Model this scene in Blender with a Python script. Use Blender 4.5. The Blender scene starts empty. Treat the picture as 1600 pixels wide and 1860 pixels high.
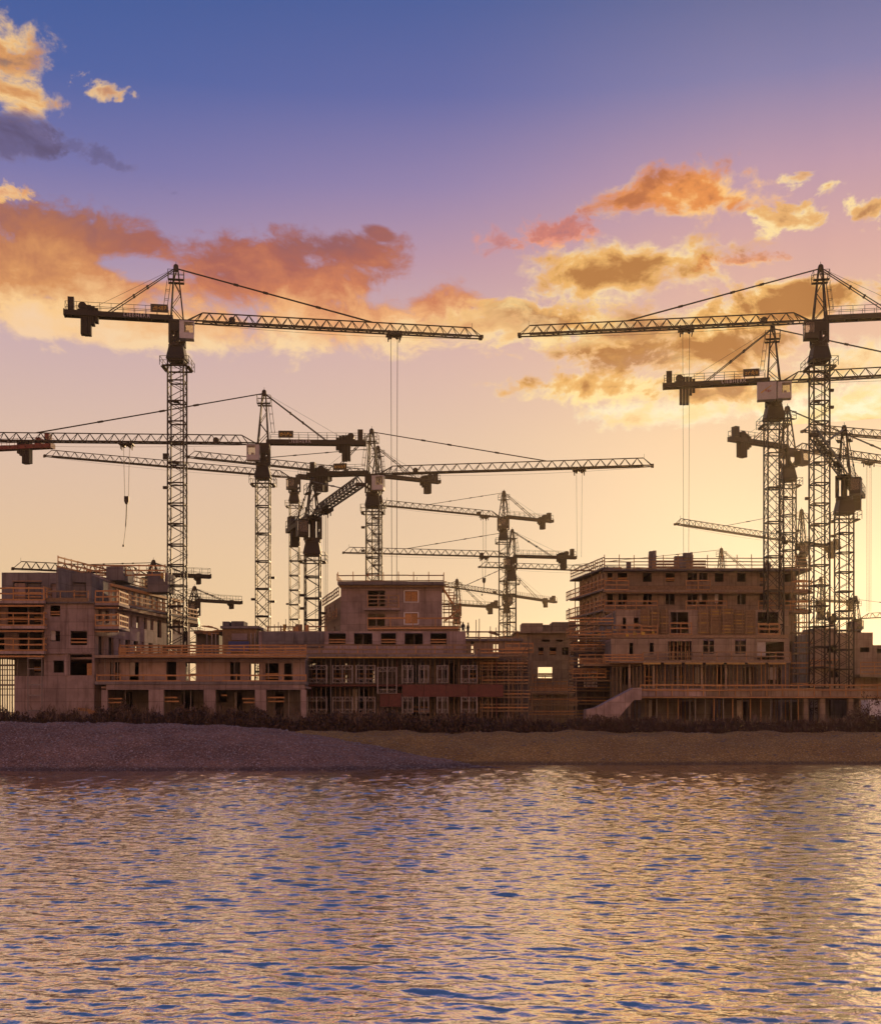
import bpy, bmesh, math, random
import numpy as np
from mathutils import Vector, Matrix

random.seed(11)
rng = np.random.default_rng(11)
scene = bpy.context.scene
COL = scene.collection
R = math.radians

# ---------------------------------------------------------------- camera
F = 2200.0          # focal length in pixels of the 1600 px wide photograph
CAMH = 4.9          # eye height above the water
HOR = 1290.0        # horizon row in the photograph
cam_d = bpy.data.cameras.new("camera")
cam = bpy.data.objects.new("camera", cam_d)
COL.objects.link(cam)
cam.location = (0, 0, CAMH)
cam.rotation_euler = (R(90), 0, 0)
cam_d.sensor_fit = 'HORIZONTAL'
cam_d.sensor_width = 36.0
cam_d.lens = 36.0 * F / 1600.0
cam_d.shift_y = (HOR - 930.0) / 1600.0
cam_d.clip_start = 0.1
cam_d.clip_end = 9000
scene.camera = cam

scene.view_settings.view_transform = 'Standard'
scene.view_settings.look = 'None'
scene.view_settings.exposure = 0.0
scene.view_settings.gamma = 1.0
scene.view_settings.use_curve_mapping = False
scene.cycles.use_denoising = True
scene.cycles.max_bounces = 8
scene.cycles.diffuse_bounces = 3
scene.cycles.glossy_bounces = 3
scene.cycles.transmission_bounces = 4
scene.cycles.volume_bounces = 1
scene.cycles.transparent_max_bounces = 8
scene.cycles.sample_clamp_indirect = 4.0

SUN_AZ, SUN_EL = R(18.0), R(4.5)      # azimuth is measured from +Y towards +X

def lin(r, g, b):
    f = lambda c: (c / 255 / 12.92) if c / 255 <= 0.04045 else ((c / 255 + 0.055) / 1.055) ** 2.4
    return (f(r), f(g), f(b), 1.0)

def PX(px, D):
    return (px - 800.0) * D / F
def PZ(py, D):
    return CAMH + (HOR - py) * D / F

# ---------------------------------------------------------------- node helper
class NT:
    def __init__(s, tree):
        s.t = tree; s.n = tree.nodes; s.l = tree.links
    def add(s, typ, **kw):
        n = s.n.new(typ)
        for k, v in kw.items():
            setattr(n, k, v)
        return n
    def put(s, sock, v):
        if isinstance(v, bpy.types.NodeSocket):
            s.l.new(v, sock)
        elif v is not None:
            sock.default_value = v
    def math(s, op, a, b=None, c=None, clamp=False):
        n = s.add('ShaderNodeMath', operation=op, use_clamp=clamp)
        s.put(n.inputs[0], a); s.put(n.inputs[1], b); s.put(n.inputs[2], c)
        return n.outputs[0]
    def vmath(s, op, a, b=None):
        n = s.add('ShaderNodeVectorMath', operation=op)
        s.put(n.inputs[0], a); s.put(n.inputs[1], b)
        return n.outputs['Value'] if op in ('DOT_PRODUCT', 'LENGTH') else n.outputs[0]
    def smooth(s, v, a, b, lo=0.0, hi=1.0, kind='SMOOTHSTEP'):
        n = s.add('ShaderNodeMapRange', interpolation_type=kind)
        n.clamp = True
        s.put(n.inputs[0], v)
        for i, q in zip((1, 2, 3, 4), (a, b, lo, hi)):
            s.put(n.inputs[i], q)
        return n.outputs[0]
    def mix(s, f, a, b, typ='MIX'):
        n = s.add('ShaderNodeMix', data_type='RGBA', blend_type=typ)
        s.put(n.inputs[0], f); s.put(n.inputs[6], a); s.put(n.inputs[7], b)
        return n.outputs[2]
    def noise(s, vec, scale, detail=4.0, rough=0.55, dist=0.0, out='Fac', dim='3D'):
        n = s.add('ShaderNodeTexNoise', noise_dimensions=dim)
        s.put(n.inputs['Vector'], vec)
        n.inputs['Scale'].default_value = scale
        n.inputs['Detail'].default_value = detail
        n.inputs['Roughness'].default_value = rough
        n.inputs['Distortion'].default_value = dist
        return n.outputs[0 if out == 'Fac' else 1]
    def ramp(s, f, stops):
        n = s.add('ShaderNodeValToRGB')
        e = n.color_ramp.elements
        while len(e) < len(stops):
            e.new(0.5)
        for el, (p, c) in zip(e, stops):
            el.position = p; el.color = c
        s.put(n.inputs[0], f)
        return n.outputs[0]
    def xyz(s, x, y, z):
        n = s.add('ShaderNodeCombineXYZ')
        s.put(n.inputs[0], x); s.put(n.inputs[1], y); s.put(n.inputs[2], z)
        return n.outputs[0]

# ---------------------------------------------------------------- sky
world = bpy.data.worlds.new("World")
scene.world = world
world.use_nodes = True
wt = NT(world.node_tree)
wt.n.clear()

def cloud_group():
    g = bpy.data.node_groups.new("cloud", 'ShaderNodeTree')
    I = g.interface
    for nm, ty in (("P", 'NodeSocketVector'), ("C", 'NodeSocketVector'), ("AX", 'NodeSocketVector'), ("AY", 'NodeSocketVector'),
                   ("N", 'NodeSocketFloat'), ("NH", 'NodeSocketFloat'), ("Fine", 'NodeSocketFloat'), ("Soft", 'NodeSocketFloat'), ("L", 'NodeSocketFloat'), ("Ragged", 'NodeSocketFloat'), ("Opacity", 'NodeSocketFloat'),
                   ("TopDark", 'NodeSocketFloat'), ("Thick", 'NodeSocketFloat'), ("Bright", 'NodeSocketColor'), ("Mid", 'NodeSocketColor'), ("Dark", 'NodeSocketColor'), ("Sky", 'NodeSocketColor')):
        I.new_socket(nm, in_out='INPUT', socket_type=ty)
    I.new_socket("Color", in_out='OUTPUT', socket_type='NodeSocketColor')
    t = NT(g)
    gi = t.add('NodeGroupInput').outputs
    go = t.add('NodeGroupOutput')
    d = t.vmath('SUBTRACT', gi['P'], gi['C'])
    qx = t.vmath('DOT_PRODUCT', d, gi['AX'])
    qy = t.vmath('DOT_PRODUCT', d, gi['AY'])
    r = t.math('SQRT', t.math('ADD', t.math('MULTIPLY', qx, qx), t.math('MULTIPLY', qy, qy)))
    m = t.math('MULTIPLY', t.math('SUBTRACT', 1.0, r), 1.15)
    den = t.math('MULTIPLY_ADD', gi['N'], gi['Ragged'], m)
    den = t.math('MULTIPLY_ADD', gi['NH'], gi['Fine'], den)
    alpha = t.math('MULTIPLY', t.smooth(den, 0.0, gi['Soft']), gi['Opacity'])
    th = t.math('MULTIPLY_ADD', qy, gi['TopDark'], t.math('MULTIPLY', den, gi['Thick']))
    th = t.math('ADD', th, gi['L'])
    c = t.mix(t.smooth(th, 0.1, 0.55), gi['Bright'], gi['Mid'])
    c = t.mix(t.smooth(th, 0.5, 1.15), c, gi['Dark'])
    t.l.new(t.mix(alpha, gi['Sky'], c), go.inputs[0])
    return g

def px_dir(px, py):
    x, z = (px - 800) / F, (HOR - py) / F
    return math.atan2(x, 1.0), math.asin(z / math.sqrt(x * x + 1 + z * z))

dirv = wt.add('ShaderNodeTexCoord').outputs['Generated']
sep = wt.add('ShaderNodeSeparateXYZ'); wt.l.new(dirv, sep.inputs[0])
az = wt.math('ARCTAN2', sep.outputs[0], sep.outputs[1])
el = wt.math('ARCSINE', sep.outputs[2])
P = wt.xyz(az, el, 0.0)
e01 = wt.math('DIVIDE', el, 0.7, clamp=True)
def es(y):
    return ((HOR - y) / F) / 0.7 * (1 - 0.1 * ((HOR - y) / F))
far_r = wt.ramp(e01, [(es(1290), lin(236, 198, 150)), (es(1050), lin(230, 196, 156)), (es(800), lin(219, 188, 170)), (es(640), lin(204, 174, 176)),
                      (es(480), lin(160, 141, 174)), (es(350), lin(118, 117, 170)), (es(200), lin(80, 100, 162)), (es(0), lin(58, 88, 150)), (1.0, lin(46, 70, 126))])
mid_r = wt.ramp(e01, [(es(1290), lin(240, 207, 158)), (es(1050), lin(230, 200, 164)), (es(800), lin(224, 193, 168)), (es(640), lin(214, 179, 171)),
                      (es(480), lin(187, 151, 168)), (es(350), lin(147, 131, 172)), (es(200), lin(100, 107, 164)), (es(0), lin(67, 92, 152)), (1.0, lin(48, 72, 128))])
sun_r = wt.ramp(e01, [(es(1290), lin(254, 236, 194)), (es(1050), lin(250, 226, 184)), (es(800), lin(243, 209, 168)), (es(640), lin(231, 188, 160)),
                      (es(480), lin(214, 168, 162)), (es(350), lin(188, 152, 170)), (es(200), lin(134, 128, 168)), (es(0), lin(86, 99, 144)), (1.0, lin(54, 76, 130))])
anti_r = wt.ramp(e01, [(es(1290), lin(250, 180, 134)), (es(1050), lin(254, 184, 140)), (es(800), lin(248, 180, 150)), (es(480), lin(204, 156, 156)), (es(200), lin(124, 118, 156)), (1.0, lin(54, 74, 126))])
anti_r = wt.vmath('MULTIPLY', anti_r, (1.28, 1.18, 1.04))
daz = wt.math('ABSOLUTE', wt.math('SUBTRACT', az, SUN_AZ))
col = wt.mix(wt.smooth(daz, R(2), R(20)), sun_r, mid_r)
col = wt.mix(wt.smooth(daz, R(15), R(38)), col, far_r)
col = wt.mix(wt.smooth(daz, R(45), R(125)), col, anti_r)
sky = wt.add('ShaderNodeTexSky', sky_type='NISHITA')
sky.sun_disc = False
sky.sun_elevation = SUN_EL
sky.sun_rotation = SUN_AZ
sky.air_density = 1.0; sky.dust_density = 1.0; sky.ozone_density = 1.0
col = wt.mix(1.0, col, wt.vmath('MULTIPLY', sky.outputs[0], (.0012, .0012, .0012)), 'ADD')

warp = wt.noise(P, 9.0, 2.0, 0.5, 0.0, out='Color', dim='2D')
wv = wt.vmath('MULTIPLY', wt.vmath('SUBTRACT', warp, (0.5, 0.5, 0.5)), (0.05, 0.03, 0.0))
PW = wt.vmath('ADD', P, wv)
cp = wt.vmath('MULTIPLY', PW, (1.0, 1.8, 1.0))
n1 = wt.noise(cp, 20.0, 7.0, 0.55, 0.0, dim='2D')
N = wt.math('MULTIPLY', wt.math('SUBTRACT', n1, 0.5), 2.0)
n2 = wt.noise(wt.vmath('ADD', cp, (0.008, -0.020, 0.0)), 20.0, 4.0, 0.5, 0.0, dim='2D')
L = wt.math('MULTIPLY', wt.math('SUBTRACT', n1, n2), 1.5)
nh = wt.noise(wt.vmath('MULTIPLY', PW, (1.0, 1.5, 1.0)), 75.0, 5.0, 0.62, 0.0, dim='2D')
NH = wt.math('MULTIPLY', wt.math('SUBTRACT', nh, 0.5), 2.0)
grp = cloud_group()
CLOUDS = []
def cloud(px, py, rx, ry, pal, rot=0.0, ragged=1.1, opacity=1.0, top=0.25, thick=1.0, fine=None, soft=0.6):
    CLOUDS.append((px, py, rx, ry, pal, rot, ragged, opacity, top, thick, (0.45 if ry > 30 else 1.0) if fine is None else fine, soft))
def cloud_node(col, px, py, rx, ry, pal, rot, ragged, opacity, top, thick, fine, soft):
    n = wt.add('ShaderNodeGroup'); n.node_tree = grp
    a, e = px_dir(px, py)
    sx, sy = rx / F, ry / F
    c, s = math.cos(rot), math.sin(rot)
    I = n.inputs
    I['C'].default_value = (a, e, 0)
    I['AX'].default_value = (c / sx, s / sx, 0)
    I['AY'].default_value = (-s / sy, c / sy, 0)
    wt.l.new(P, I['P']); wt.l.new(N, I['N']); wt.l.new(L, I['L']); wt.l.new(NH, I['NH']); I['Fine'].default_value = fine; I['Soft'].default_value = soft; wt.l.new(col, I['Sky'])
    I['Ragged'].default_value = ragged; I['Opacity'].default_value = opacity
    I['TopDark'].default_value = top; I['Thick'].default_value = thick
    I['Bright'].default_value, I['Mid'].default_value, I['Dark'].default_value = pal
    return n.outputs[0]
GOLD = (lin(255, 226, 162), lin(234, 178, 106), lin(180, 122, 70))
HOT = (lin(255, 246, 206), lin(255, 226, 160), lin(236, 178, 104))
ORNG = (lin(254, 200, 128), lin(230, 146, 82), lin(186, 112, 74))
PINK = (lin(236, 150, 118), lin(204, 122, 108), lin(176, 112, 116))
LEFT = (lin(250, 200, 140), lin(216, 132, 88), lin(146, 90, 92))
RED = (lin(240, 150, 92), lin(214, 112, 72), lin(160, 88, 80))
CREAM = (lin(250, 214, 160), lin(240, 192, 134), lin(222, 160, 112))
TOPL = (lin(244, 200, 140), lin(214, 152, 98), lin(130, 104, 104))
GREY = (lin(122, 112, 150), lin(104, 94, 130), lin(92, 80, 108))
# left bank: one mass with feathered upper edge, mauve on top and glowing underneath
BANK = [(60, 500, 330, 105, 0), (140, 440, 300, 62, -.10), (480, 505, 270, 82, 0), (630, 458, 125, 40, .03), (250, 592, 380, 52, 0), (640, 590, 290, 56, 0), (800, 560, 100, 40, .12), (690, 425, 40, 17, -.3)]
HOLE = (258, 487, 95, 26, -.05)
def bank_group():
    g = bpy.data.node_groups.new("cloud_bank", 'ShaderNodeTree')
    for nm, ty in (("P", 'NodeSocketVector'), ("az", 'NodeSocketFloat'), ("el", 'NodeSocketFloat'), ("N", 'NodeSocketFloat'), ("NH", 'NodeSocketFloat'), ("L", 'NodeSocketFloat'), ("Sky", 'NodeSocketColor')):
        g.interface.new_socket(nm, in_out='INPUT', socket_type=ty)
    g.interface.new_socket("Color", in_out='OUTPUT', socket_type='NodeSocketColor')
    t = NT(g); gi = t.add('NodeGroupInput').outputs; go = t.add('NodeGroupOutput')
    def rad(px, py, rx, ry, rot):
        a, e = px_dir(px, py); sx, sy = rx / F, ry / F; k, s = math.cos(rot), math.sin(rot)
        d = t.vmath('SUBTRACT', gi['P'], (a, e, 0))
        q = t.xyz(t.vmath('DOT_PRODUCT', d, (k / sx, s / sx, 0)), t.vmath('DOT_PRODUCT', d, (-s / sy, k / sy, 0)), 0.0)
        return t.vmath('LENGTH', q)
    r = None
    for q in BANK:
        v = rad(*q)
        r = v if r is None else t.math('SMOOTH_MIN', r, v, 0.2)
    m = t.math('MULTIPLY', t.math('SUBTRACT', 1.0, r), 1.3)
    m = t.math('SUBTRACT', m, t.math('MULTIPLY', t.smooth(rad(*HOLE), 1.2, 0.2), 0.9))
    den = t.math('MULTIPLY_ADD', gi['NH'], 0.42, t.math('MULTIPLY_ADD', gi['N'], 0.9, m))
    alpha = t.smooth(den, 0.0, 0.65)
    # height inside the bank decides how much low sun it catches from below
    yy = t.math('MULTIPLY_ADD', gi['el'], -F, HOR)
    yy = t.math('ADD', yy, t.math('ADD', t.math('MULTIPLY', gi['N'], 85.0), t.math('MULTIPLY', gi['L'], -70.0)))
    yy = t.math('MULTIPLY_ADD', gi['NH'], 30.0, yy)
    u = t.smooth(yy, 398.0, 668.0, kind='LINEAR')
    w1 = t.ramp(u, [(0.0, lin(150, 106, 116)), (.22, lin(158, 104, 98)), (.42, lin(184, 118, 88)), (.62, lin(216, 150, 98)), (.82, lin(250, 204, 146)), (1.0, lin(246, 208, 168))])
    w2 = t.ramp(u, [(0.0, lin(140, 96, 114)), (.25, lin(152, 96, 98)), (.42, lin(172, 102, 90)), (.60, lin(204, 126, 92)), (.78, lin(238, 176, 122)), (1.0, lin(248, 212, 164))])
    t.l.new(t.mix(alpha, gi['Sky'], t.mix(t.smooth(gi['az'], R(-18), R(-12)), w1, w2)), go.inputs[0])
    return g
bgrp = bank_group()
def bank(c):
    n = wt.add('ShaderNodeGroup'); n.node_tree = bgrp
    for k, v in (("P", P), ("az", az), ("el", el), ("N", N), ("NH", NH), ("L", L), ("Sky", c)):
        wt.l.new(v, n.inputs[k])
    return n.outputs[0]
# right side
cloud(1240, 352, 185, 52, ORNG, 0.06, 0.95, 1, .30, .75, .45, .7)
cloud(1020, 422, 95, 30, PINK, 0.08, 1.3, .9, .2, .6, .9, .8)
cloud(885, 434, 60, 26, PINK, 0, 1.4, .7, .2, .8, 1.1, .9)
cloud(1430, 398, 80, 22, GOLD, 0, 1.2, .9, .1, .5, 1.0)
cloud(1440, 325, 38, 13, GOLD, 0, 1.2, .75, 0, .4, 1.6, .9)
cloud(1506, 335, 24, 16, GOLD, 0, 1.0, .85, 0, .4, 1.6, .9)
cloud(1572, 382, 46, 26, GOLD, 0, 1.0, .9, 0, .4, 1.5, .9)
cloud(1170, 600, 270, 66, GOLD, 0, 1.0, .9, .15, 1.15, .5, .8)
cloud(970, 585, 190, 46, GOLD, 0, 1.0, .95, .3, 1.0, .55, .6)
cloud(860, 600, 190, 40, CREAM, 0, 1.2, .8, .1, .5, .7, .9)
cloud(1130, 492, 225, 68, GOLD, 0.05, 0.9, 1, .30, .75, .5, .8)
cloud(1350, 474, 85, 15, ORNG, 0, 1.1, .75, .2, .8, 1.1, .9)
cloud(1430, 554, 240, 44, GOLD, 0.03, 0.85, 1, .05, 1.25, .5, .55)
cloud(1210, 652, 230, 52, GOLD, 0, 1.0, .88, .1, 1.3, .6, .8)
cloud(1330, 636, 180, 44, GOLD, 0, 1.0, .85, .1, 1.2, .6, .8)
cloud(1260, 744, 260, 34, HOT, 0, 1.1, .75, .1, .45, .7, .9)
cloud(1110, 702, 230, 36, GOLD, 0.0, 0.95, 1, .45, .75, .55, .6)
cloud(1330, 712, 190, 34, GOLD, 0, 1.0, .9, .4, 1.0, .6, .7)
cloud(1560, 740, 230, 62, HOT, 0, 1.1, .9, .1, .4, .8, .9)
cloud(1570, 640, 150, 44, HOT, 0, 1.2, .65, .1, .7, .8, 1.0)
# upper left
cloud(-40, 100, 125, 78, TOPL, 0, 0.9, 1, -.2, .7, .5, .7)
cloud(25, 168, 88, 34, TOPL, -.1, 1.0, 1, -.1, .6, .5, .7)
cloud(190, 166, 54, 18, TOPL, 0, 1.0, .85, -.1, .4, 1.6, .9)
cloud(20, 248, 100, 40, GREY, 0, 1.2, .85, 0, .8)
cloud(180, 285, 110, 20, GREY, -.25, 1.4, .5, 0, .8)
cloud(0, 348, 50, 16, ORNG, 0, 1.2, .8, 0, .4)
# the same broken bank goes on all round, outside the picture
def outside_bank(col):
    band = wt.math('MULTIPLY', wt.smooth(el, R(7), R(14)), wt.smooth(el, R(24), R(17)))
    outside = wt.smooth(wt.math('ABSOLUTE', az), R(22), R(34))
    gn = wt.noise(wt.vmath('MULTIPLY', P, (1.0, 2.6, 1.0)), 4.0, 5.0, 0.55, dim='2D')
    ga = wt.math('MULTIPLY', wt.math('MULTIPLY', wt.smooth(gn, 0.5, 0.66), band), outside)
    gc = wt.mix(wt.smooth(daz, R(40), R(140)), lin(214, 140, 98), lin(128, 108, 126))
    return wt.mix(wt.math('MULTIPLY', ga, 0.8), col, gc)
def background(c):
    n = wt.add('ShaderNodeBackground'); wt.l.new(c, n.inputs[0]); n.inputs[1].default_value = 1.0
    return n.outputs[0]
def choose(sock, limit, below, above):
    n = wt.add('ShaderNodeMixShader')
    wt.l.new(wt.math('GREATER_THAN', sock, limit), n.inputs[0])
    wt.l.new(below, n.inputs[1]); wt.l.new(above, n.inputs[2])
    return n.outputs[0]
# the sky is cut into fields, so that each ray works out only the clouds near it
base_col = col
plain = background(base_col)
YS = [(HOR - y) / F for y in (800, 640, 520, 380, 240, -60)]
XS = [math.atan((x - 800) / F) for x in (-260, 220, 560, 880, 1180, 1400, 1800)]
def field(a0, a1, e0, e1):
    c = base_col; k = 0
    if a0 < math.atan((1000 - 800) / F) and e0 < (HOR - 340) / F and e1 > (HOR - 700) / F:
        c = bank(c); k = 1
    for q in CLOUDS:
        a, e = px_dir(q[0], q[1]); m = 1.9
        if a + q[2] / F * m > a0 and a - q[2] / F * m < a1 and e + q[3] / F * m * 1.15 > e0 and e - q[3] / F * m * 1.15 < e1:
            c = cloud_node(c, *q); k += 1
    return background(c) if k else plain
def tree(xs, ys):
    if len(xs) == 2 and len(ys) == 2:
        return field(xs[0], xs[1], ys[0], ys[1])
    if len(ys) > 2:
        k = len(ys) // 2
        return choose(el, ys[k], tree(xs, ys[:k + 1]), tree(xs, ys[k:]))
    k = len(xs) // 2
    return choose(az, xs[k], tree(xs[:k + 1], ys), tree(xs[k:], ys))
inner = tree(XS, YS)
outer = background(outside_bank(base_col))
azr = choose(az, XS[0], outer, choose(az, XS[-1], inner, outer))
sh = choose(el, YS[0], plain, choose(el, YS[-1], azr, plain))
wo = wt.add('ShaderNodeOutputWorld')
wt.l.new(sh, wo.inputs[0])
world.cycles.sampling_method = 'NONE'

# ---------------------------------------------------------------- sun
sun_d = bpy.data.lights.new("sun", 'SUN')
sun_d.energy = 4.0
sun_d.angle = R(0.6)
sun_d.color = (1.0, 0.66, 0.34)
sun = bpy.data.objects.new("sun", sun_d)
COL.objects.link(sun)
sv = Vector((math.sin(SUN_AZ) * math.cos(SUN_EL), math.cos(SUN_AZ) * math.cos(SUN_EL), math.sin(SUN_EL)))
sun.rotation_euler = (-sv).to_track_quat('-Z', 'Y').to_euler()
sun.location = sv * 300

# ---------------------------------------------------------------- materials
MATS = {}
def material(name, base, base2=None, rough=0.8, metal=0.0, scale=1.0, bump=0.0, bscale=6.0, detail=6.0, spec=0.5, contrast=(0.3, 0.7), stretch=(1, 1, 1)):
    m = bpy.data.materials.new(name)
    m.use_nodes = True
    t = NT(m.node_tree)
    b = t.n['Principled BSDF']
    pos = t.add('ShaderNodeNewGeometry').outputs['Position']
    if stretch != (1, 1, 1):
        pos = t.vmath('MULTIPLY', pos, stretch)
    if base2 is None:
        base2 = tuple(c * 0.6 for c in base)
    f = t.smooth(t.noise(pos, scale, detail, 0.6), contrast[0], contrast[1], kind='LINEAR')
    c = t.mix(f, (*base, 1), (*base2, 1))
    oi = t.add('ShaderNodeObjectInfo').outputs['Random']
    c = t.mix(1.0, c, t.ramp(oi, [(0, (.78, .78, .78, 1)), (1, (1.15, 1.15, 1.15, 1))]), 'MULTIPLY')
    t.l.new(c, b.inputs['Base Color'])
    b.inputs['Roughness'].default_value = rough
    b.inputs['Metallic'].default_value = metal
    b.inputs['Specular IOR Level'].default_value = spec
    if bump:
        bn = t.add('ShaderNodeBump')
        bn.inputs['Strength'].default_value = bump
        bn.inputs['Distance'].default_value = 0.05
        t.l.new(t.noise(pos, bscale, 6.0, 0.65), bn.inputs['Height'])
        t.l.new(bn.outputs[0], b.inputs['Normal'])
    MATS[name] = m
    return m
# ---------------------------------------------------------------- mesh helpers
def link(o, parent=None):
    COL.objects.link(o)
    if parent is not None:
        o.parent = parent
    return o
def empty(name, loc=(0, 0, 0), parent=None, rz=0.0):
    o = bpy.data.objects.new(name, None)
    o.location = loc
    o.rotation_euler = (0, 0, rz)
    o.empty_display_size = 0.3
    return link(o, parent)
def tag(o, label, cat, group=None):
    o["label"] = label; o["category"] = cat
    if group:
        o["group"] = group
    return o
def kind(o, k):
    o["kind"] = k
    return o

BOXF = [(0, 3, 2, 1), (4, 5, 6, 7), (0, 1, 5, 4), (1, 2, 6, 5), (2, 3, 7, 6), (3, 0, 4, 7)]
class MB:
    def __init__(s):
        s.v = []; s.f = []
    def hexa(s, p):
        k = len(s.v); s.v += [tuple(q) for q in p]
        s.f += [tuple(k + i for i in f) for f in BOXF]
        return s
    def box(s, x0, x1, y0, y1, z0, z1):
        return s.hexa([(x0, y0, z0), (x1, y0, z0), (x1, y1, z0), (x0, y1, z0), (x0, y0, z1), (x1, y0, z1), (x1, y1, z1), (x0, y1, z1)])
    def bar(s, a, b, w, h=None):
        a, b = Vector(a), Vector(b)
        h = w if h is None else h
        d = (b - a)
        if d.length < 1e-6:
            return s
        d.normalize()
        up = Vector((0, 0, 1)) if abs(d.z) < 0.95 else Vector((1, 0, 0))
        r = d.cross(up).normalized() * (w / 2)
        u = r.cross(d).normalized() * (h / 2)
        return s.hexa([a - r - u, a + r - u, a + r + u, a - r + u, b - r - u, b + r - u, b + r + u, b - r + u])
    def prism(s, pts, y0, y1):
        """outline in x,z extruded along y"""
        k = len(s.v); n = len(pts)
        s.v += [(x, y0, z) for x, z in pts] + [(x, y1, z) for x, z in pts]
        s.f.append(tuple(k + i for i in range(n))); s.f.append(tuple(k + n + i for i in reversed(range(n))))
        for i in range(n):
            j = (i + 1) % n
            s.f.append((k + j, k + i, k + n + i, k + n + j))
        return s
    def cyl(s, a, b, r0, r1=None, n=10):
        a, b = Vector(a), Vector(b); r1 = r0 if r1 is None else r1
        d = (b - a).normalized()
        up = Vector((0, 0, 1)) if abs(d.z) < 0.95 else Vector((1, 0, 0))
        x = d.cross(up).normalized(); y = x.cross(d).normalized()
        k = len(s.v)
        for c, r in ((a, r0), (b, r1)):
            for i in range(n):
                t = 2 * math.pi * i / n
                s.v.append(tuple(c + x * (r * math.cos(t)) + y * (r * math.sin(t))))
        s.f.append(tuple(k + i for i in range(n))); s.f.append(tuple(k + n + i for i in reversed(range(n))))
        for i in range(n):
            j = (i + 1) % n
            s.f.append((k + j, k + i, k + n + i, k + n + j))
        return s
    def mesh(s, name, mat):
        m = bpy.data.meshes.new(name)
        m.from_pydata(s.v, [], s.f)
        bm = bmesh.new(); bm.from_mesh(m)
        bmesh.ops.recalc_face_normals(bm, faces=bm.faces)
        bm.to_mesh(m); bm.free()
        m.materials.append(MATS[mat])
        return m
    def build(s, name, mat, parent=None, loc=(0, 0, 0), rz=0.0):
        o = bpy.data.objects.new(name, s.mesh(name, mat))
        o.location = loc; o.rotation_euler = (0, 0, rz)
        return link(o, parent)

UNIT = {}
def ubox(name, mat, parent, c, size, rot=(0, 0, 0)):
    """a box that shares one unit mesh per material; c = centre, size = edge lengths"""
    if mat not in UNIT:
        UNIT[mat] = MB().box(-.5, .5, -.5, .5, -.5, .5).mesh("block_" + mat, mat)
    o = bpy.data.objects.new(name, UNIT[mat])
    o.location = c; o.scale = size; o.rotation_euler = rot
    return link(o, parent)
def ubeam(name, mat, parent, a, b, w, h):
    a, b = Vector(a), Vector(b); d = b - a
    ang = math.atan2(d.y, d.x); pit = -math.atan2(d.z, math.hypot(d.x, d.y))
    return ubox(name, mat, parent, (a + b) / 2, (d.length, w, h), (0, pit, ang))

# ---------------------------------------------------------------- surfaces
def concrete_wear():
    for nm in ("concrete", "concrete_dark", "concrete_warm"):
        t = NT(MATS[nm].node_tree); b = t.n['Principled BSDF']
        src = b.inputs['Base Color'].links[0].from_socket
        pos = t.add('ShaderNodeNewGeometry').outputs['Position']
        sp = t.add('ShaderNodeSeparateXYZ'); t.l.new(pos, sp.inputs[0])
        u = t.math('ADD', sp.outputs[0], t.math('MULTIPLY', sp.outputs[1], .8))
        br = t.add('ShaderNodeTexBrick'); t.l.new(t.xyz(u, sp.outputs[2], 0.0), br.inputs['Vector'])
        br.offset = 0.0
        for k, v in (('Scale', 1.0), ('Mortar Size', .035), ('Mortar Smooth', .3), ('Brick Width', 2.4), ('Row Height', 1.45)):
            br.inputs[k].default_value = v
        br.inputs['Color1'].default_value = (1, 1, 1, 1); br.inputs['Color2'].default_value = (.74, .74, .75, 1); br.inputs['Mortar'].default_value = (.5, .48, .46, 1)
        c = t.mix(.8, src, br.outputs['Color'], 'MULTIPLY')
        st = t.smooth(t.noise(t.xyz(t.math('MULTIPLY', u, 1.7), t.math('MULTIPLY', sp.outputs[2], .12), 0.0), 1.0, 5, .65, dim='2D'), .48, .72)
        c = t.mix(t.math('MULTIPLY', st, .55), c, t.mix(1.0, c, (.42, .37, .33, 1), 'MULTIPLY'))
        t.l.new(c, b.inputs['Base Color'])
material("concrete", (.48, .375, .335), (.30, .225, .20), .9, scale=.7, bump=.3, bscale=5, contrast=(.32, .72))
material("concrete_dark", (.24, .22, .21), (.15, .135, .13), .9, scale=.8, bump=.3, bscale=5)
material("concrete_warm", (.44, .35, .24), (.28, .21, .145), .9, scale=.8, bump=.3, bscale=5)
material("timber", (.58, .32, .12), (.36, .18, .07), .75, scale=3.0, bump=.2, bscale=9, stretch=(1, 1, 3))
material("timber_grey", (.34, .23, .12), (.20, .135, .075), .8, scale=3.0, bump=.2, bscale=9)
material("formwork", (.58, .38, .09), (.36, .22, .06), .7, scale=2.0)
material("steel", (.16, .15, .14), (.10, .085, .07), .5, .6, scale=4)
material("galvanised", (.30, .285, .28), (.19, .175, .17), .5, .4, scale=4)
material("rust_red", (.15, .042, .03), (.09, .03, .02), .6, scale=3)
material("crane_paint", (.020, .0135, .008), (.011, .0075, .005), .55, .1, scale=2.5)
material("crane_red", (.20, .03, .022), (.10, .02, .016), .5, .15, scale=2.5)
material("crane_white", (.55, .55, .56), (.42, .42, .44), .4, scale=2)
material("weight", (.032, .026, .021), (.018, .015, .012), .9, scale=1.5)
material("sign_dark", (.05, .04, .02), (.035, .03, .016), .5)
material("sign_yellow", (.62, .40, .05), (.42, .26, .04), .5)
material("lettering_white", (.55, .55, .58), (.45, .45, .48), .5)
material("logo_red", (.42, .03, .02), (.3, .03, .02), .5)
material("rope", (.03, .028, .025), (.02, .018, .016), .6)
material("sheet", (.55, .52, .48), (.4, .37, .33), .35, scale=2)
material("tarp_blue", (.05, .09, .26), (.03, .05, .16), .5, scale=2)
material("yellow_plastic", (.62, .42, .05), (.42, .28, .05), .5)
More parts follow.
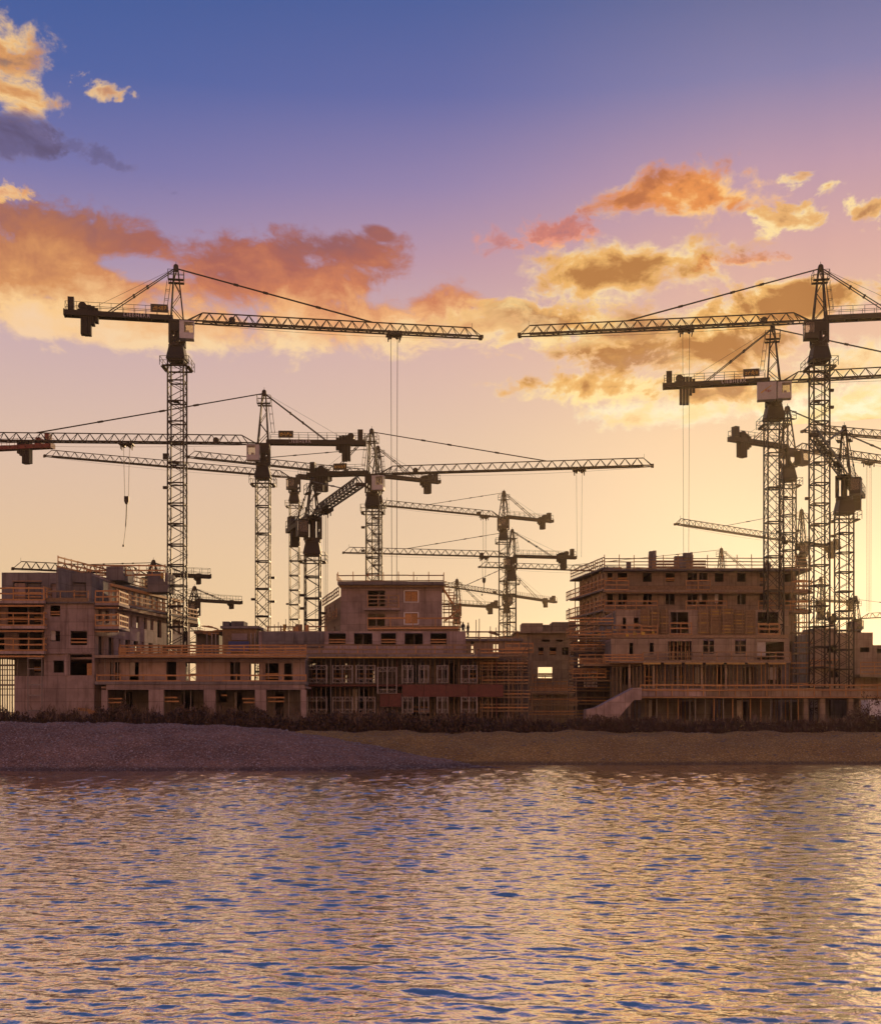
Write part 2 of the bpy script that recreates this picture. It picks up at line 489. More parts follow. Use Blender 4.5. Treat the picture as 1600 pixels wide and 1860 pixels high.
material("cloth_dark", (.05, .045, .045), (.03, .028, .03), .9)
material("skin", (.30, .17, .11), (.24, .13, .09), .6)
material("helmet", (.55, .42, .10), (.45, .34, .10), .4)
material("van_white", (.72, .72, .75), (.6, .6, .62), .3, scale=2)
material("rubber", (.03, .03, .03), (.02, .02, .02), .8)
material("bark", (.09, .06, .04), (.05, .035, .025), .9, scale=4)
material("leaf", (.105, .060, .030), (.050, .030, .018), .7, scale=1.2)
material("leaf_pale", (.22, .15, .09), (.12, .08, .05), .7, scale=2)
material("soil", (.10, .065, .042), (.055, .036, .026), .95, scale=.4, bump=.6, bscale=2.5)
material("pebble", (.46, .41, .39), (.24, .20, .18), .8, scale=3)
material("pebble_brown", (.36, .28, .19), (.20, .15, .10), .8, scale=3)
concrete_wear()
def glass_material():
    m = bpy.data.materials.new("glass"); m.use_nodes = True
    b = m.node_tree.nodes['Principled BSDF']
    b.inputs['Base Color'].default_value = (.85, .8, .7, 1)
    b.inputs['Roughness'].default_value = .05
    b.inputs['Transmission Weight'].default_value = .9
    b.inputs['IOR'].default_value = 1.1
    MATS["glass"] = m
glass_material()

def gravel_material(name, a, b_, c_):
    m = bpy.data.materials.new(name); m.use_nodes = True
    t = NT(m.node_tree); bs = t.n['Principled BSDF']
    pos = t.add('ShaderNodeNewGeometry').outputs['Position']
    big = t.smooth(t.noise(pos, .22, 5, .6), .35, .65)
    col_ = t.mix(big, (*a, 1), (*b_, 1))
    vo = t.add('ShaderNodeTexVoronoi'); vo.inputs['Scale'].default_value = 9.0
    t.l.new(pos, vo.inputs['Vector'])
    sp = t.add('ShaderNodeSeparateColor'); t.l.new(vo.outputs['Color'], sp.inputs[0])
    col_ = t.mix(t.smooth(sp.outputs[0], .0, 1.0, 0, .75), col_, t.mix(1.0, col_, (.35, .33, .33, 1), 'MULTIPLY'))
    col_ = t.mix(t.math('MULTIPLY', t.smooth(sp.outputs[1], .9, .95), .8), col_, (*c_, 1))
    sz_ = t.add('ShaderNodeSeparateXYZ'); t.l.new(pos, sz_.inputs[0])
    wet = t.smooth(t.math('ADD', sz_.outputs[2], t.math('MULTIPLY', t.noise(pos, .9, 3, .6), .35)), .55, .28)
    col_ = t.mix(t.math('MULTIPLY', wet, .6), col_, (.045, .034, .026, 1))
    t.l.new(col_, bs.inputs['Base Color'])
    bs.inputs['Roughness'].default_value = .9
    bn = t.add('ShaderNodeBump'); bn.inputs['Strength'].default_value = .9; bn.inputs['Distance'].default_value = .12
    t.l.new(t.math('ADD', vo.outputs['Distance'], t.noise(pos, 3.0, 6, .7)), bn.inputs['Height'])
    t.l.new(bn.outputs[0], bs.inputs['Normal'])
    MATS[name] = m
gravel_material("gravel_grey", (.47, .275, .175), (.31, .18, .115), (.68, .54, .45))
gravel_material("gravel_brown", (.60, .36, .085), (.46, .26, .06), (.70, .52, .22))

def water_material():
    m = bpy.data.materials.new("water"); m.use_nodes = True
    t = NT(m.node_tree); b = t.n['Principled BSDF']
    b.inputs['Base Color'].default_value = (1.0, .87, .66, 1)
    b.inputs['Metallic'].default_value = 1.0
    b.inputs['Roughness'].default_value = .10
    b.inputs['IOR'].default_value = 1.333
    pos = t.add('ShaderNodeNewGeometry').outputs['Position']
    p1 = t.vmath('MULTIPLY', pos, (1.0, 1.0, 1.0))
    h = t.math('ADD', t.math('MULTIPLY', t.noise(p1, 2.6, 3, .55), 1.0), t.math('MULTIPLY', t.noise(p1, 9.0, 2, .5), .22))
    bn = t.add('ShaderNodeBump'); bn.inputs['Strength'].default_value = .5; bn.inputs['Distance'].default_value = .10
    sy_ = t.add('ShaderNodeSeparateXYZ'); t.l.new(pos, sy_.inputs[0])
    t.l.new(t.smooth(sy_.outputs[1], 22, 60, .3, .45), bn.inputs['Strength'])
    t.l.new(h, bn.inputs['Height'])
    t.l.new(bn.outputs[0], b.inputs['Normal'])
    MATS["water"] = m
water_material()

# ---------------------------------------------------------------- water
def grid_mesh(name, X, Y, Z, mat, smooth=True):
    n, k = X.shape
    co = np.stack([X, Y, Z], -1).reshape(-1, 3).astype(np.float32)
    idx = np.arange(n * k).reshape(n, k)
    q = np.stack([idx[:-1, :-1], idx[:-1, 1:], idx[1:, 1:], idx[1:, :-1]], -1).reshape(-1, 4)
    m = bpy.data.meshes.new(name)
    m.vertices.add(len(co)); m.vertices.foreach_set("co", co.ravel())
    m.loops.add(q.size); m.loops.foreach_set("vertex_index", q.ravel().astype(np.int32))
    m.polygons.add(len(q)); m.polygons.foreach_set("loop_start", np.arange(0, q.size, 4, dtype=np.int32))
    m.polygons.foreach_set("use_smooth", np.full(len(q), smooth))
    m.update(calc_edges=True); m.validate()
    m.materials.append(MATS[mat])
    return m
rows = []
y = -30.0
while y < 13.0:
    rows.append(y); y += 1.2
while y < 122.0:
    rows.append(y); y += max(0.05, 0.26 * y * y / (1210.0 * CAMH))
rows = np.array(rows)
cols = np.linspace(-1, 1, 430)
half = 9.0 + 0.42 * np.maximum(rows, 0) + np.where(rows < 13, 12, 0)
WX = cols[None, :] * half[:, None]
WY = np.repeat(rows[:, None], len(cols), 1)
WZ = np.zeros_like(WX)
dy = np.gradient(rows)[:, None]
for lam in np.geomspace(0.17, 1.35, 72):
    th = rng.normal(0.25, 0.62)
    k = 2 * math.pi / lam
    kx, ky = k * math.sin(th), k * math.cos(th)
    amp = .0028 * lam ** 0.85 * (1 + 1.7 * np.clip((WY - 30) / 60, 0, 1) * min(1, max(0, lam - .4) / .3))
    att = np.clip(lam / np.maximum(2.2 * dy, 1e-3) - 0.4, 0, 1)
    ph = rng.uniform(0, 2 * math.pi)
    warp_ = 0.8 * np.sin(WX * 0.13 * (1 + rng.uniform(0, 1)) + ph) + 0.8 * np.sin(WY * 0.17 * (1 + rng.uniform(0, 1)) + 2 * ph)
    s_ = np.sin(kx * WX + ky * WY + ph + warp_)
    WZ += att * amp * (s_ + 0.25 * np.cos(2 * (kx * WX + ky * WY + ph + warp_)))
WY = WY - 1.2 * WZ          # wind from the far shore leans the crests over: long backs, steep near faces
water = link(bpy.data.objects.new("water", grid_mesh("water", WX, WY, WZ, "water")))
kind(water, "structure")
water["label"] = "rippled lake water reflecting the sunset"

# ---------------------------------------------------------------- ground
GZ = 2.7
def ground_profile(X, Y):
    """the site plateau behind a bank that slopes down to the water"""
    shore = 109.0 + 1.2 * np.sin(X * .05) + .5 * np.sin(X * .21 + 1)
    t = np.clip((Y - shore + 1.0) / 14.0, -0.6, 1)
    s = np.where(t < 0, t * 1.6, 1 - (1 - np.clip(t, 0, 1)) ** 2.1)
    Z = GZ * s
    Z = Z + (.10 * np.sin(X * .7 + Y * .4) + .08 * np.sin(X * .31 - Y * .9) + .07 * np.sin(X * 1.9 + 2)) * np.clip(t * 3, 0, 1) * np.clip((150 - Y) / 20, 0, 1)
    return Z
gx = np.concatenate([np.linspace(-900, -130, 10), np.linspace(-120, 120, 320), np.linspace(130, 900, 10)])
gy = np.concatenate([np.linspace(97, 150, 110), np.array([160, 200, 300, 500, 900, 1500])])
X_, Y_ = np.meshgrid(gx, gy)
ground = link(bpy.data.objects.new("ground", grid_mesh("ground", X_, Y_, ground_profile(X_, Y_), "gravel_brown")))
kind(ground, "structure"); ground["label"] = "brown gravel bank and building ground behind the water"
# lake bed closes the space under the water
bed = MB().box(-400, 400, -120, 130, -5, -2.5).build("lake_bed", "soil")
kind(bed, "structure")
# the grey gravel mound at the waterside on the left
mx = np.linspace(-75, 12, 240)
my = np.linspace(92, 132, 90)
X_, Y_ = np.meshgrid(mx, my)
pxs = np.array([-900, 0, 150, 300, 430, 500, 560, 630, 700, 760, 820, 870, 915, 1100])
pys = np.array([1313, 1313, 1314, 1316, 1320, 1326, 1335, 1347, 1361, 1371, 1381, 1389, 1396, 1420])
crestD = 111.0
cz = CAMH + (HOR - np.interp(X_ * F / crestD + 800, pxs, pys)) * crestD / F
front = 98.6 + 1.0 * np.sin(X_ * .08 + .5) + np.clip((X_ + 8) * .25, 0, 6)
t = (Y_ - front) / (crestD - front)
s_ = np.where(t < 1, np.sin(np.clip(t, -.5, 1) * math.pi / 2), np.cos(np.clip((t - 1) * .9, 0, 1.2) * math.pi / 2))
Zm = np.where(t < 0, t * 2.0, cz * s_ ** np.where(t > 0, .85, 1)) if False else np.where(t < 0, t * 2.0, np.maximum(cz, -.6) * np.abs(s_) * np.sign(s_))
Zm += .06 * np.sin(X_ * 1.3 + Y_ * .7) + .05 * np.sin(X_ * .6 - Y_ * 1.9) + .03 * rng.normal(size=X_.shape)
mound = link(bpy.data.objects.new("gravel_mound", grid_mesh("gravel_mound", X_, Y_, Zm, "gravel_grey")))
kind(mound, "structure"); mound["label"] = "grey gravel mound at the water's edge"
# ---------------------------------------------------------------- tower cranes
def mast_section_mesh(w, h, style, mat, heavy=1.0):
    m = MB(); a = w / 2
    c = .175 * heavy
    for sx in (-1, 1):
        for sy in (-1, 1):
            m.bar((sx * a, sy * a, 0), (sx * a, sy * a, h), c)
    for s in (-1, 1):                                         # the bolted joints read as dark bands
        m.bar((-a, s * a, h - .12), (a, s * a, h - .12), .09, .17); m.bar((s * a, -a, h - .12), (s * a, a, h - .12), .09, .17)
    nb = max(1, round(h / w / .95)) if style == 'X' else max(1, round(h / w / .8))
    d = .075 * heavy
    for i in range(nb):
        z0, z1 = .2 + (h - .4) * i / nb, .2 + (h - .4) * (i + 1) / nb
        fl = -1 if i % 2 else 1
        for s in (-1, 1):
            m.bar((-a * fl, s * a, z0), (a * fl, s * a, z1), d); m.bar((s * a, -a * fl * s, z0), (s * a, a * fl * s, z1), d)
            if style == 'X':
                m.bar((a * fl, s * (a - .03), z0), (-a * fl, s * (a - .03), z1), d); m.bar((s * (a - .03), a * fl * s, z0), (s * (a - .03), -a * fl * s, z1), d)
    m.bar((-a, -a, h - .2), (a, a, h - .2), d * .8)
    return m.mesh("mast_section", mat)

def jib_section_mesh(L, nb, w, hj, mat, heavy=1.0):
    m = MB(); a = w / 2; s = L / nb
    for q in (-a, a):
        m.bar((0, q, 0), (L, q, 0), .15 * heavy, .17 * heavy)
    m.bar((0, 0, hj), (L, 0, hj), .13 * heavy)
    for i in range(nb):
        x0, x1 = i * s, (i + 1) * s; xm = (x0 + x1) / 2
        for q in (-a, a):
            m.bar((x0, q, 0), (xm, 0, hj), .075 * heavy); m.bar((xm, 0, hj), (x1, q, 0), .075 * heavy)
        m.bar((x0, -a, 0), (x0, a, 0), .07); m.bar((x0, -a, 0), (x1, a, 0), .05)
    m.bar((0, 0, .02), (L, 0, .02), .3, .03)                  # gangway
    return m.mesh("jib_section", mat)

def railing_mesh(L, w, h=1.0, mat="crane_paint", step=1.3):
    m = MB()
    n = max(2, int(L / step))
    for q in (-w / 2, w / 2):
        for i in range(n + 1):
            m.bar((L * i / n, q, 0), (L * i / n, q, h), .05)
        for z in (h, h * .55):
            m.bar((0, q, z), (L, q, z), .045)
    for z in (h, h * .55):
        m.bar((L, -w / 2, z), (L, w / 2, z), .045)
    return m.mesh("handrail", mat)

def text_part(body, size, mat, parent, loc, facing, name="lettering"):
    cu = bpy.data.curves.new(name, 'FONT')
    cu.body = body; cu.size = size; cu.extrude = .01; cu.align_x = 'CENTER'; cu.align_y = 'CENTER'
    cu.space_character = 1.25
    cu.materials.append(MATS[mat])
    tmp = bpy.data.objects.new(name, cu)
    me = bpy.data.meshes.new_from_object(tmp)
    bpy.data.objects.remove(tmp); bpy.data.curves.remove(cu)
    o = bpy.data.objects.new(name, me)
    o.location = loc
    o.rotation_euler = (R(90), 0, 0 if facing < 0 else math.pi)
    return link(o, parent)

def glyphs(seed, n, w, h):
    """marks too blurred in the photograph to be read: a few crooked strokes for each"""
    r = random.Random(seed); m = MB(); s = w / n
    for i in range(n):
        x0 = -w / 2 + s * (i + .12); x1 = x0 + s * .68
        for k in range(3):
            pa = (r.choice((x0, x1)), 0, r.uniform(-h / 2, h / 2)); pb = (r.choice((x0, x1, (x0 + x1) / 2)), 0, r.choice((-h / 2, h / 2, 0)))
            m.bar(pa, pb, .02, h * .17)
        m.bar((x0, 0, -h / 2), (x0, 0, h / 2), .02, .01).bar((x0, 0, 0), (x1, 0, 0), .02, h * .15)
    return m

def crane(label, px, D, yj, pk, tip, cnt, mw=2.0, mat="crane_paint", style='Z', sec=2.5, hj=1.2, bay=1.7, trolley=None, cab='small', text=False, sign=None,
          base=None, tie=.63, ctie=.62, weights=1.0, deck=.6, heavy=1.0, cabinet=True, cab_mat=None, group="tower cranes over the building site"):
    xm, ym = PX(px, D), D
    zb = GZ if base is None else base
    zj = PZ(yj, D) - zb
    Dt = D * (HOR - yj) / (HOR - tip[1])
    xt = PX(tip[0], Dt)
    azm = math.atan2(Dt - D, xt - xm)
    Lj = math.hypot(Dt - D, xt - xm)
    c_, s_ = math.cos(azm), math.sin(azm)
    def along(q):                                            # distance along the jib at which it crosses image column q
        k = (q - 800) / F
        return (k * ym - xm) / (c_ - k * s_)
    Lc = -along(cnt)
    root = empty("tower_crane", (xm, ym, zb))
    tag(root, label, "crane", group)
    # ---- mast
    ztop = zj - 4.9
    n = max(3, round(ztop / sec)); h = ztop / n
    mast = empty("mast", (0, 0, 0), root)
    sm = mast_section_mesh(mw, h, style, mat, heavy)
    for i in range(n):
        o = bpy.data.objects.new("mast_section", sm); o.location = (0, 0, h * i); link(o, mast)
    lm = MB()
    lx, ly = mw * .18, mw * .1
    lm.bar((lx, ly, 0), (lx, ly, ztop), .06).bar((lx + .4, ly, 0), (lx + .4, ly, ztop), .06)
    z = .4
    while z < ztop:
        lm.bar((lx, ly, z), (lx + .4, ly, z), .04); z += .6
    for i in range(1, n, 3):
        lm.box(-mw * .3, mw * .1, -mw * .4, mw * .4, h * i - .02, h * i + .02)
    lm.build("ladder", mat, mast)
    # lamps and junction boxes bolted to the mast
    rr = random.Random(int(px * 7 + D))
    for k in range(3 if D < 200 else 1):
        z = ztop * rr.uniform(.45, .93); sx = rr.choice((-1, 1))
        b = MB().bar((sx * mw / 2, 0, z), (sx * (mw / 2 + .55), 0, z), .08).box(sx * (mw / 2 + .5) - .28, sx * (mw / 2 + .5) + .28, -.2, .2, z - .28, z + .05)
        b.build("floodlight", mat, root)
    # ---- slewing unit: skirt, ring, turning frame, platform
    a = mw / 2
    sk = MB(); z0, z1 = zj - 4.9, zj - 3.3
    b0, b1 = a + .2, a - .1
    sk.hexa([(-b0, -b0, z0), (b0, -b0, z0), (b0, b0, z0), (-b0, b0, z0), (-b1, -b1, z1), (b1, -b1, z1), (b1, b1, z1), (-b1, b1, z1)])
    sk.cyl((0, 0, z1), (0, 0, z1 + .35), a + .12, n=16)
    sk.build("slewing_ring", mat, root)
    pl = MB(); pz = zj - 5.9; q = a + .55
    for s in (-1, 1):
        pl.box(-q, q, s * q - .25, s * q + .25, pz - .05, pz + .05); pl.box(s * q - .25, s * q + .25, -q + .26, q - .26, pz - .05, pz + .05)
    q += .25
    for s in (-1, 1):
        for t in (-1, 0, 1):
            pl.bar((s * q, t * q, pz), (s * q, t * q, pz + 1.1), .06); pl.bar((t * q, s * q, pz), (t * q, s * q, pz + 1.1), .06)
        for z in (.6, 1.1):
            pl.bar((s * q, -q, pz + z), (s * q, q, pz + z), .05); pl.bar((-q, s * q, pz + z), (q, s * q, pz + z), .05)
    pl.build("service_platform", mat, root)
    head = empty("slewing_frame", (0, 0, 0), root, azm)
    fr = MB(); z0, z1 = zj - 2.95, zj - .05
    w = a * .92
    for sx in (-1, 1):
        for sy in (-1, 1):
            fr.bar((sx * w, sy * w, z0), (sx * w, sy * w, z1), .26)
        fr.box(-w, w, sx * w - .05, sx * w + .05, z0 + 1.5, z1)
        fr.bar((-w, sx * w, z0 + 1.1), (0, sx * w, z0 + .15), .3); fr.bar((w, sx * w, z0 + 1.1), (0, sx * w, z0 + .15), .3)
    fr.box(-w, w, -w, w, z0 - .02, z0 + .2); fr.box(-w - .1, w + .1, -w - .1, w + .1, z1 - .3, z1)
    fr.cyl((0, 0, z0), (0, 0, z1 - .3), .42, n=12)
    fr.build("turning_frame", mat, head)
    # ---- cab, on the side that faces the lake
    side = -1 if math.cos(azm) > 0 else 1                    # local y sign pointing towards the viewer
    cm = cab_mat or ("crane_white" if cab in ('long',) else mat)
    cl, cw, ch = 1.75, 1.35, 2.15
    cx0, cy0, cz0 = .35, side * (w + cw / 2 + .08), zj - 2.75
    bd = MB(); g = .09
    A_, B_ = cx0, cx0 + cl
    y0, y1 = cy0 - cw / 2, cy0 + cw / 2
    bd.box(A_, B_, y0, y1, cz0, cz0 + .12)
    bd.box(A_, B_ + .05, y0 - .03, y1 + .03, cz0 + ch - .14, cz0 + ch)
    bd.box(A_, A_ + .55, y0, y1, cz0 + .12, cz0 + ch - .14)
    for yy in (y0, y1 - g):
        bd.box(A_ + .55, B_, yy, yy + g, cz0 + .12, cz0 + .72)
        bd.bar((B_ - .06, yy + g / 2, cz0 + .7), (B_ - .06, yy + g / 2, cz0 + ch - .1), .11)
    bd.box(B_ - g, B_, y0 + g, y1 - g, cz0 + .12, cz0 + .5)
    bd.box(A_ + .8, A_ + 1.15, cy0 - .25, cy0 + .25, cz0 + .12, cz0 + 1.1)
    bd.build("operator_cab", cm, head)
    for yy in (y0 + .03, y1 - .06):
        ubox("cab_window", "glass", head, ((A_ + .55 + B_ - .12) / 2, yy + .015, cz0 + 1.36), (B_ - A_ - .68, .02, 1.26))
    ubox("cab_window", "glass", head, (B_ - .04, cy0, cz0 + 1.25), (.02, cw - .28, 1.48))
    if cab == 'long':                                        # machinery house with a logo in front of the cab's rear
        ubox("machinery_house", cm, head, (cx0 - 1.35, cy0, cz0 + ch / 2), (2.4, cw + .12, ch + .12))
        ly_ = cy0 + side * (cw / 2 + .075)
        sw = MB()
        sw.bar((-.75, 0, -.35), (-.35, 0, -.05), .02, .16).bar((-.42, 0, -.08), (.55, 0, .55), .02, .10)
        sw.build("logo_swoosh", "sign_yellow", head, (cx0 - 1.35, ly_, cz0 + 1.15))
        glyphs(3, 3, .8, .34).build("logo_letters", "logo_red", head, (cx0 - 1.15, ly_, cz0 + 1.02))
    # ---- head tower
    if pk is not None:
        zp = PZ(pk, D) - zb
        tw = MB(); H = zp - zj; r0, r1 = a * .78, .22
        off = -.15
        f = lambda t: r0 + (r1 - r0) * t
        for sx in (-1, 1):
            for sy in (-1, 1):
                tw.bar((sx * r0, sy * r0, zj), (off + sx * r1, sy * r1, zp), .17 * heavy)
        nb = max(3, int(H / 1.4))
        for i in range(nb):
            t0, t1 = i / nb, (i + 1) / nb; fl = 1 if i % 2 else -1
            for s in (-1, 1):
                tw.bar((off * t0 - fl * f(t0), s * f(t0), zj + H * t0), (off * t1 + fl * f(t1), s * f(t1), zj + H * t1), .08)
                tw.bar((off * t0 + s * f(t0), -fl * f(t0), zj + H * t0), (off * t1 + s * f(t1), fl * f(t1), zj + H * t1), .08)
        tw.box(off - .3, off + .3, -.3, .3, zp - .45, zp + .15)
        tw.cyl((off, -.22, zp + .1), (off, .22, zp + .1), .3, n=12)
        tw.bar((off, 0, zp), (off, 0, zp + .75), .05)
        tw.build("head_tower", mat, head)
        cg = MB(); cz1 = zp - 1.7; q = .95
        cg.box(off - q, off + q, -q, -.32, cz1 - .05, cz1 + .04); cg.box(off - q, off + q, .32, q, cz1 - .05, cz1 + .04)
        for sx in (-1, 1):
            for sy in (-1, 1):
                cg.bar((off + sx * q, sy * q, cz1), (off + sx * q, sy * q, cz1 + 1.15), .06)
            for z in (.6, 1.15):
                cg.bar((off + sx * q, -q, cz1 + z), (off + sx * q, q, cz1 + z), .05); cg.bar((off - q, sx * q, cz1 + z), (off + q, sx * q, cz1 + z), .05)
        cg.build("head_platform", mat, head)
        ld = MB(); lx = off - r0 - .32                        # caged ladder up the back of the head tower
        for q in (-.2, .2):
            ld.bar((lx, q, zj + H * .22), (lx + .45, q, cz1), .05)
        for i in range(10):
            t_ = i / 9; z = zj + H * .22 + (cz1 - zj - H * .22) * t_
            ld.bar((lx + .45 * t_, -.2, z), (lx + .45 * t_, .2, z), .035)
            if i % 3 == 0 and i < 9:
                for u, v in (((-.0, -.3), (-.45, -.3)), ((-.45, -.3), (-.45, .3)), ((-.45, .3), (0, .3))):
                    ld.bar((lx + .45 * t_ + u[0], u[1], z), (lx + .45 * t_ + v[0], v[1], z), .04)
        for q in (-.3, .3):
            ld.bar((lx - .45, q, zj + H * .22), (lx, q, cz1), .035)
        ld.build("head_ladder", mat, head)
        # tie bars
        def tie_bar(b, n_, w_=.10, sep=.25, couple=(.3, .45, .72)):
            t = MB()
            A0 = Vector((off, 0, zp - .1)); B0 = Vector(b)
            for q in (-sep, sep):
                t.bar(A0 + Vector((0, q, 0)), B0 + Vector((0, q * 1.6, 0)), w_)
            for cpl in couple:
                p0 = A0.lerp(B0, cpl - .012); p1 = A0.lerp(B0, cpl + .012)
                for q in (-sep, sep):
                    t.bar(p0 + Vector((0, q * 1.3, 0)), p1 + Vector((0, q * 1.3, 0)), w_ * 2.1)
            t.build(n_, mat, head)
        tie_bar((Lj * tie, 0, zj + hj), "jib_tie_bar", .09 * heavy, .09)
        tie_bar((-Lc * ctie, 0, zj + .5), "counter_jib_tie_bar", .10 * heavy, .28, (.42, .62))
        MB().bar((off, 0, zp), (-Lc * .78, .1, zj + .9), .03).build("winch_rope", "rope", head)
    # ---- jib
    jib = empty("jib", (0, 0, zj), root, azm)
    x0 = a + .1
    ns = max(4, round((Lj - x0 - 3.6) / (bay * 3))); Ls = (Lj - x0 - 3.4) / ns
    jm = jib_section_mesh(Ls, 3, 1.25, hj, mat, heavy)
    rt = MB()
    for q in (-.625, .625):
        rt.bar((x0 - .3, q * .8, 0), (x0 + 2.0, q, 0), .17); rt.bar((x0, q * .3, .05), (x0 + 2.0, 0, hj), .12); rt.bar((x0 + 2.0, 0, hj), (x0 + 1.1, q, 0), .08)
    rt.build("jib_root", mat, jib)
    for i in range(ns):
        o = bpy.data.objects.new("jib_section", jm); o.location = (x0 + 2.0 + Ls * i, 0, 0); link(o, jib)
    xe = x0 + 2.0 + Ls * ns
    tp = MB()
    for q in (-.625, .625):
        tp.bar((xe, q, 0), (Lj, q * .8, 0), .15); tp.bar((xe, 0, hj), (Lj - .25, q * .6, .15), .09)
    tp.box(Lj - .3, Lj + .1, -.55, .55, -.2, .2)
    tp.bar((xe + .1, 0, hj), (xe + .1, 0, hj + .6), .04)
    tp.build("jib_tip", mat, jib)
    rp = MB()
    nseg = 8; sag = .25 + Lj * .006
    pts = [Vector((x0 + (Lj - x0) * i / nseg, 0, -.15 - sag * 4 * (i / nseg) * (1 - i / nseg))) for i in range(nseg + 1)]
    for p0, p1 in zip(pts, pts[1:]):
        rp.bar(p0, p1, .028)
    rp.build("trolley_rope", "rope", jib)
    bx = MB().box(x0 + 5.2, x0 + 6.0, -.3, .3, .1, .62); bx.cyl((x0 + 5.6, -.4, .42), (x0 + 5.6, .4, .42), .38, n=10)
    bx.build("trolley_winch", mat, jib)
    if trolley:
        tpx, yend, hook = trolley
        r = along(tpx); Dr = ym + r * s_
        zend = PZ(yend, Dr) - zb - zj
        tr = MB().box(r - 1.0, r + 1.0, -.75, .75, -.42, -.22)
        for sx in (-.75, .75):
            for sy in (-.7, .7):
                tr.bar((r + sx, sy, -.2), (r + sx, sy, .12), .16); tr.bar((r + sx, sy * .6, -.4), (r + sx * .95, sy * .6, -1.05), .12)
            tr.cyl((r + sx * .55, -.3, -.5), (r + sx * .55, .3, -.5), .26, n=10)
        tr.build("trolley", mat, jib)
        ro = MB()
        for sx in (-.42, .42):
            for sy in (-.14, .14):
                ro.bar((r + sx, sy, -.5), (r + sx * (.6 if hook else .75), sy, zend), .03)
        ro.build("hoist_rope", "rope", jib)
        if hook:
            hk = MB()
            hk.prism([(r - .32, zend + .35), (r + .32, zend + .35), (r + .32, zend - .35), (r + .16, zend - .75), (r - .16, zend - .75), (r - .32, zend - .35)], -.2, .2)
            hk.build("hook_block", mat, jib)
            if hook > 1:
                zz = PZ(hook, Dr) - zb - zj
                ch_ = MB(); steps = 9
                for i in range(steps):
                    z0_ = zend - .7 + (zz - zend + .7) * i / steps; z1_ = zend - .7 + (zz - zend + .7) * (i + 1) / steps
                    u0, u1 = .45 * (i / steps) ** 2, .45 * ((i + 1) / steps) ** 2
                    ch_.bar((r + u0, 0, z0_), (r + u1, 0, z1_), .13 if i < 5 else .06)
                ch_.box(r + .33, r + .57, -.12, .12, zz - .25, zz + .05)
                ch_.build("sling_chain", "rope", jib)
    # ---- counter jib
    cj = empty("counter_jib", (0, 0, zj), root, azm + math.pi)
    dk = MB()
    for q in (-.62, .62):
        dk.box(a * .5, Lc, q - .09, q + .09, -.1, deck - .1)
    dk.box(a * .5, Lc, -.53, .53, deck * .55, deck * .55 + .06)
    k_ = 1.5
    while k_ < Lc:
        dk.box(k_ - .05, k_ + .05, -.53, .53, 0, deck * .5); k_ += 1.6
    dk.box(Lc, Lc + .12, -.72, .72, -.12, deck)
    dk.build("deck", mat, cj)
    o = bpy.data.objects.new("handrail", railing_mesh(Lc - a - .2, 1.5, 1.0 + deck - .1, mat)); o.location = (a + .1, 0, 0); link(o, cj)
    wx = Lc * .78
    for i, (dx, top_, bot) in enumerate(((-.82, .9, -.75), (-.40, 1.15, -1.1), (.02, 1.25, -2.35), (.44, 1.25, -2.35), (.86, 1.2, -2.3))):
        ubox("counterweight", "weight", cj, (wx + dx * weights, 0, (top_ + bot) / 2 * weights), (.39 * weights, 1.04, (top_ - bot) * weights))
    if cabinet:
        ubox("switch_cabinet", mat, cj, (Lc - .75, .1, deck + .75), (.75, .95, 1.55))
        MB().cyl((Lc - 2.1, -.5, deck + .5), (Lc - 2.1, .5, deck + .5), .5, n=14).box(Lc - 2.7, Lc - 1.5, -.58, .58, deck - .12, deck + .1).build("hoist_winch", mat, cj)
    cs = side * -1                                            # the counter jib frame is turned by half a turn
    if text:
        text_part("LIEBHERR", .62, "lettering_white", cj, (Lc * .36, cs * .73, deck / 2 - .08), -1 if cs < 0 else 1)
    if sign:
        sx_ = along(sign); sx_ = -sx_
        ubox("sign_panel", "sign_dark", cj, (sx_, cs * .78, deck + .62), (2.1, .08, 1.0))
        gl = glyphs(int(px), 5, 1.7, .5).build("sign_lettering", "sign_yellow", cj, (sx_, cs * .835, deck + .62))
    return root

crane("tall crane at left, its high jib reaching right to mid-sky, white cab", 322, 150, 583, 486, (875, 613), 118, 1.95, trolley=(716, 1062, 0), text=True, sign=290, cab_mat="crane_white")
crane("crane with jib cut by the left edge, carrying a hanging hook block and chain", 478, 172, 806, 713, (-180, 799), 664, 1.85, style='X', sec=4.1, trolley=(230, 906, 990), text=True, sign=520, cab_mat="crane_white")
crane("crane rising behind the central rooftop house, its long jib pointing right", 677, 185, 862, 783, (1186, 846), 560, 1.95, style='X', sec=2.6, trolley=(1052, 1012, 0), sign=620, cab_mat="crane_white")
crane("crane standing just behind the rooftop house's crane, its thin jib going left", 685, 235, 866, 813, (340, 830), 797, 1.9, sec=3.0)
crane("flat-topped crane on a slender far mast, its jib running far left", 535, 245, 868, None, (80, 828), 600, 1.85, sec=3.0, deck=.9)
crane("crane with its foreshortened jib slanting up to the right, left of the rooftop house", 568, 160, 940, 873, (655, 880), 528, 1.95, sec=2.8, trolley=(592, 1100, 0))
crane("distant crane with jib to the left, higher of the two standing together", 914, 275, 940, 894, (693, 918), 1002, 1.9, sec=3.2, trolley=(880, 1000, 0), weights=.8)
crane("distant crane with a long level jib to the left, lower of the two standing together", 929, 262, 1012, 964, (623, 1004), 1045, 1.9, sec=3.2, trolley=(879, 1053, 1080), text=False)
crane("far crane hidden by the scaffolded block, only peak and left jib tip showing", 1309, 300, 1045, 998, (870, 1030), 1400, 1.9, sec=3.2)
crane("far crane low behind the paired masts, counter jib pointing right above the brown house", 920, 350, 1082, 1029, (800, 1064), 1008, 1.9, sec=3.2, weights=.8)
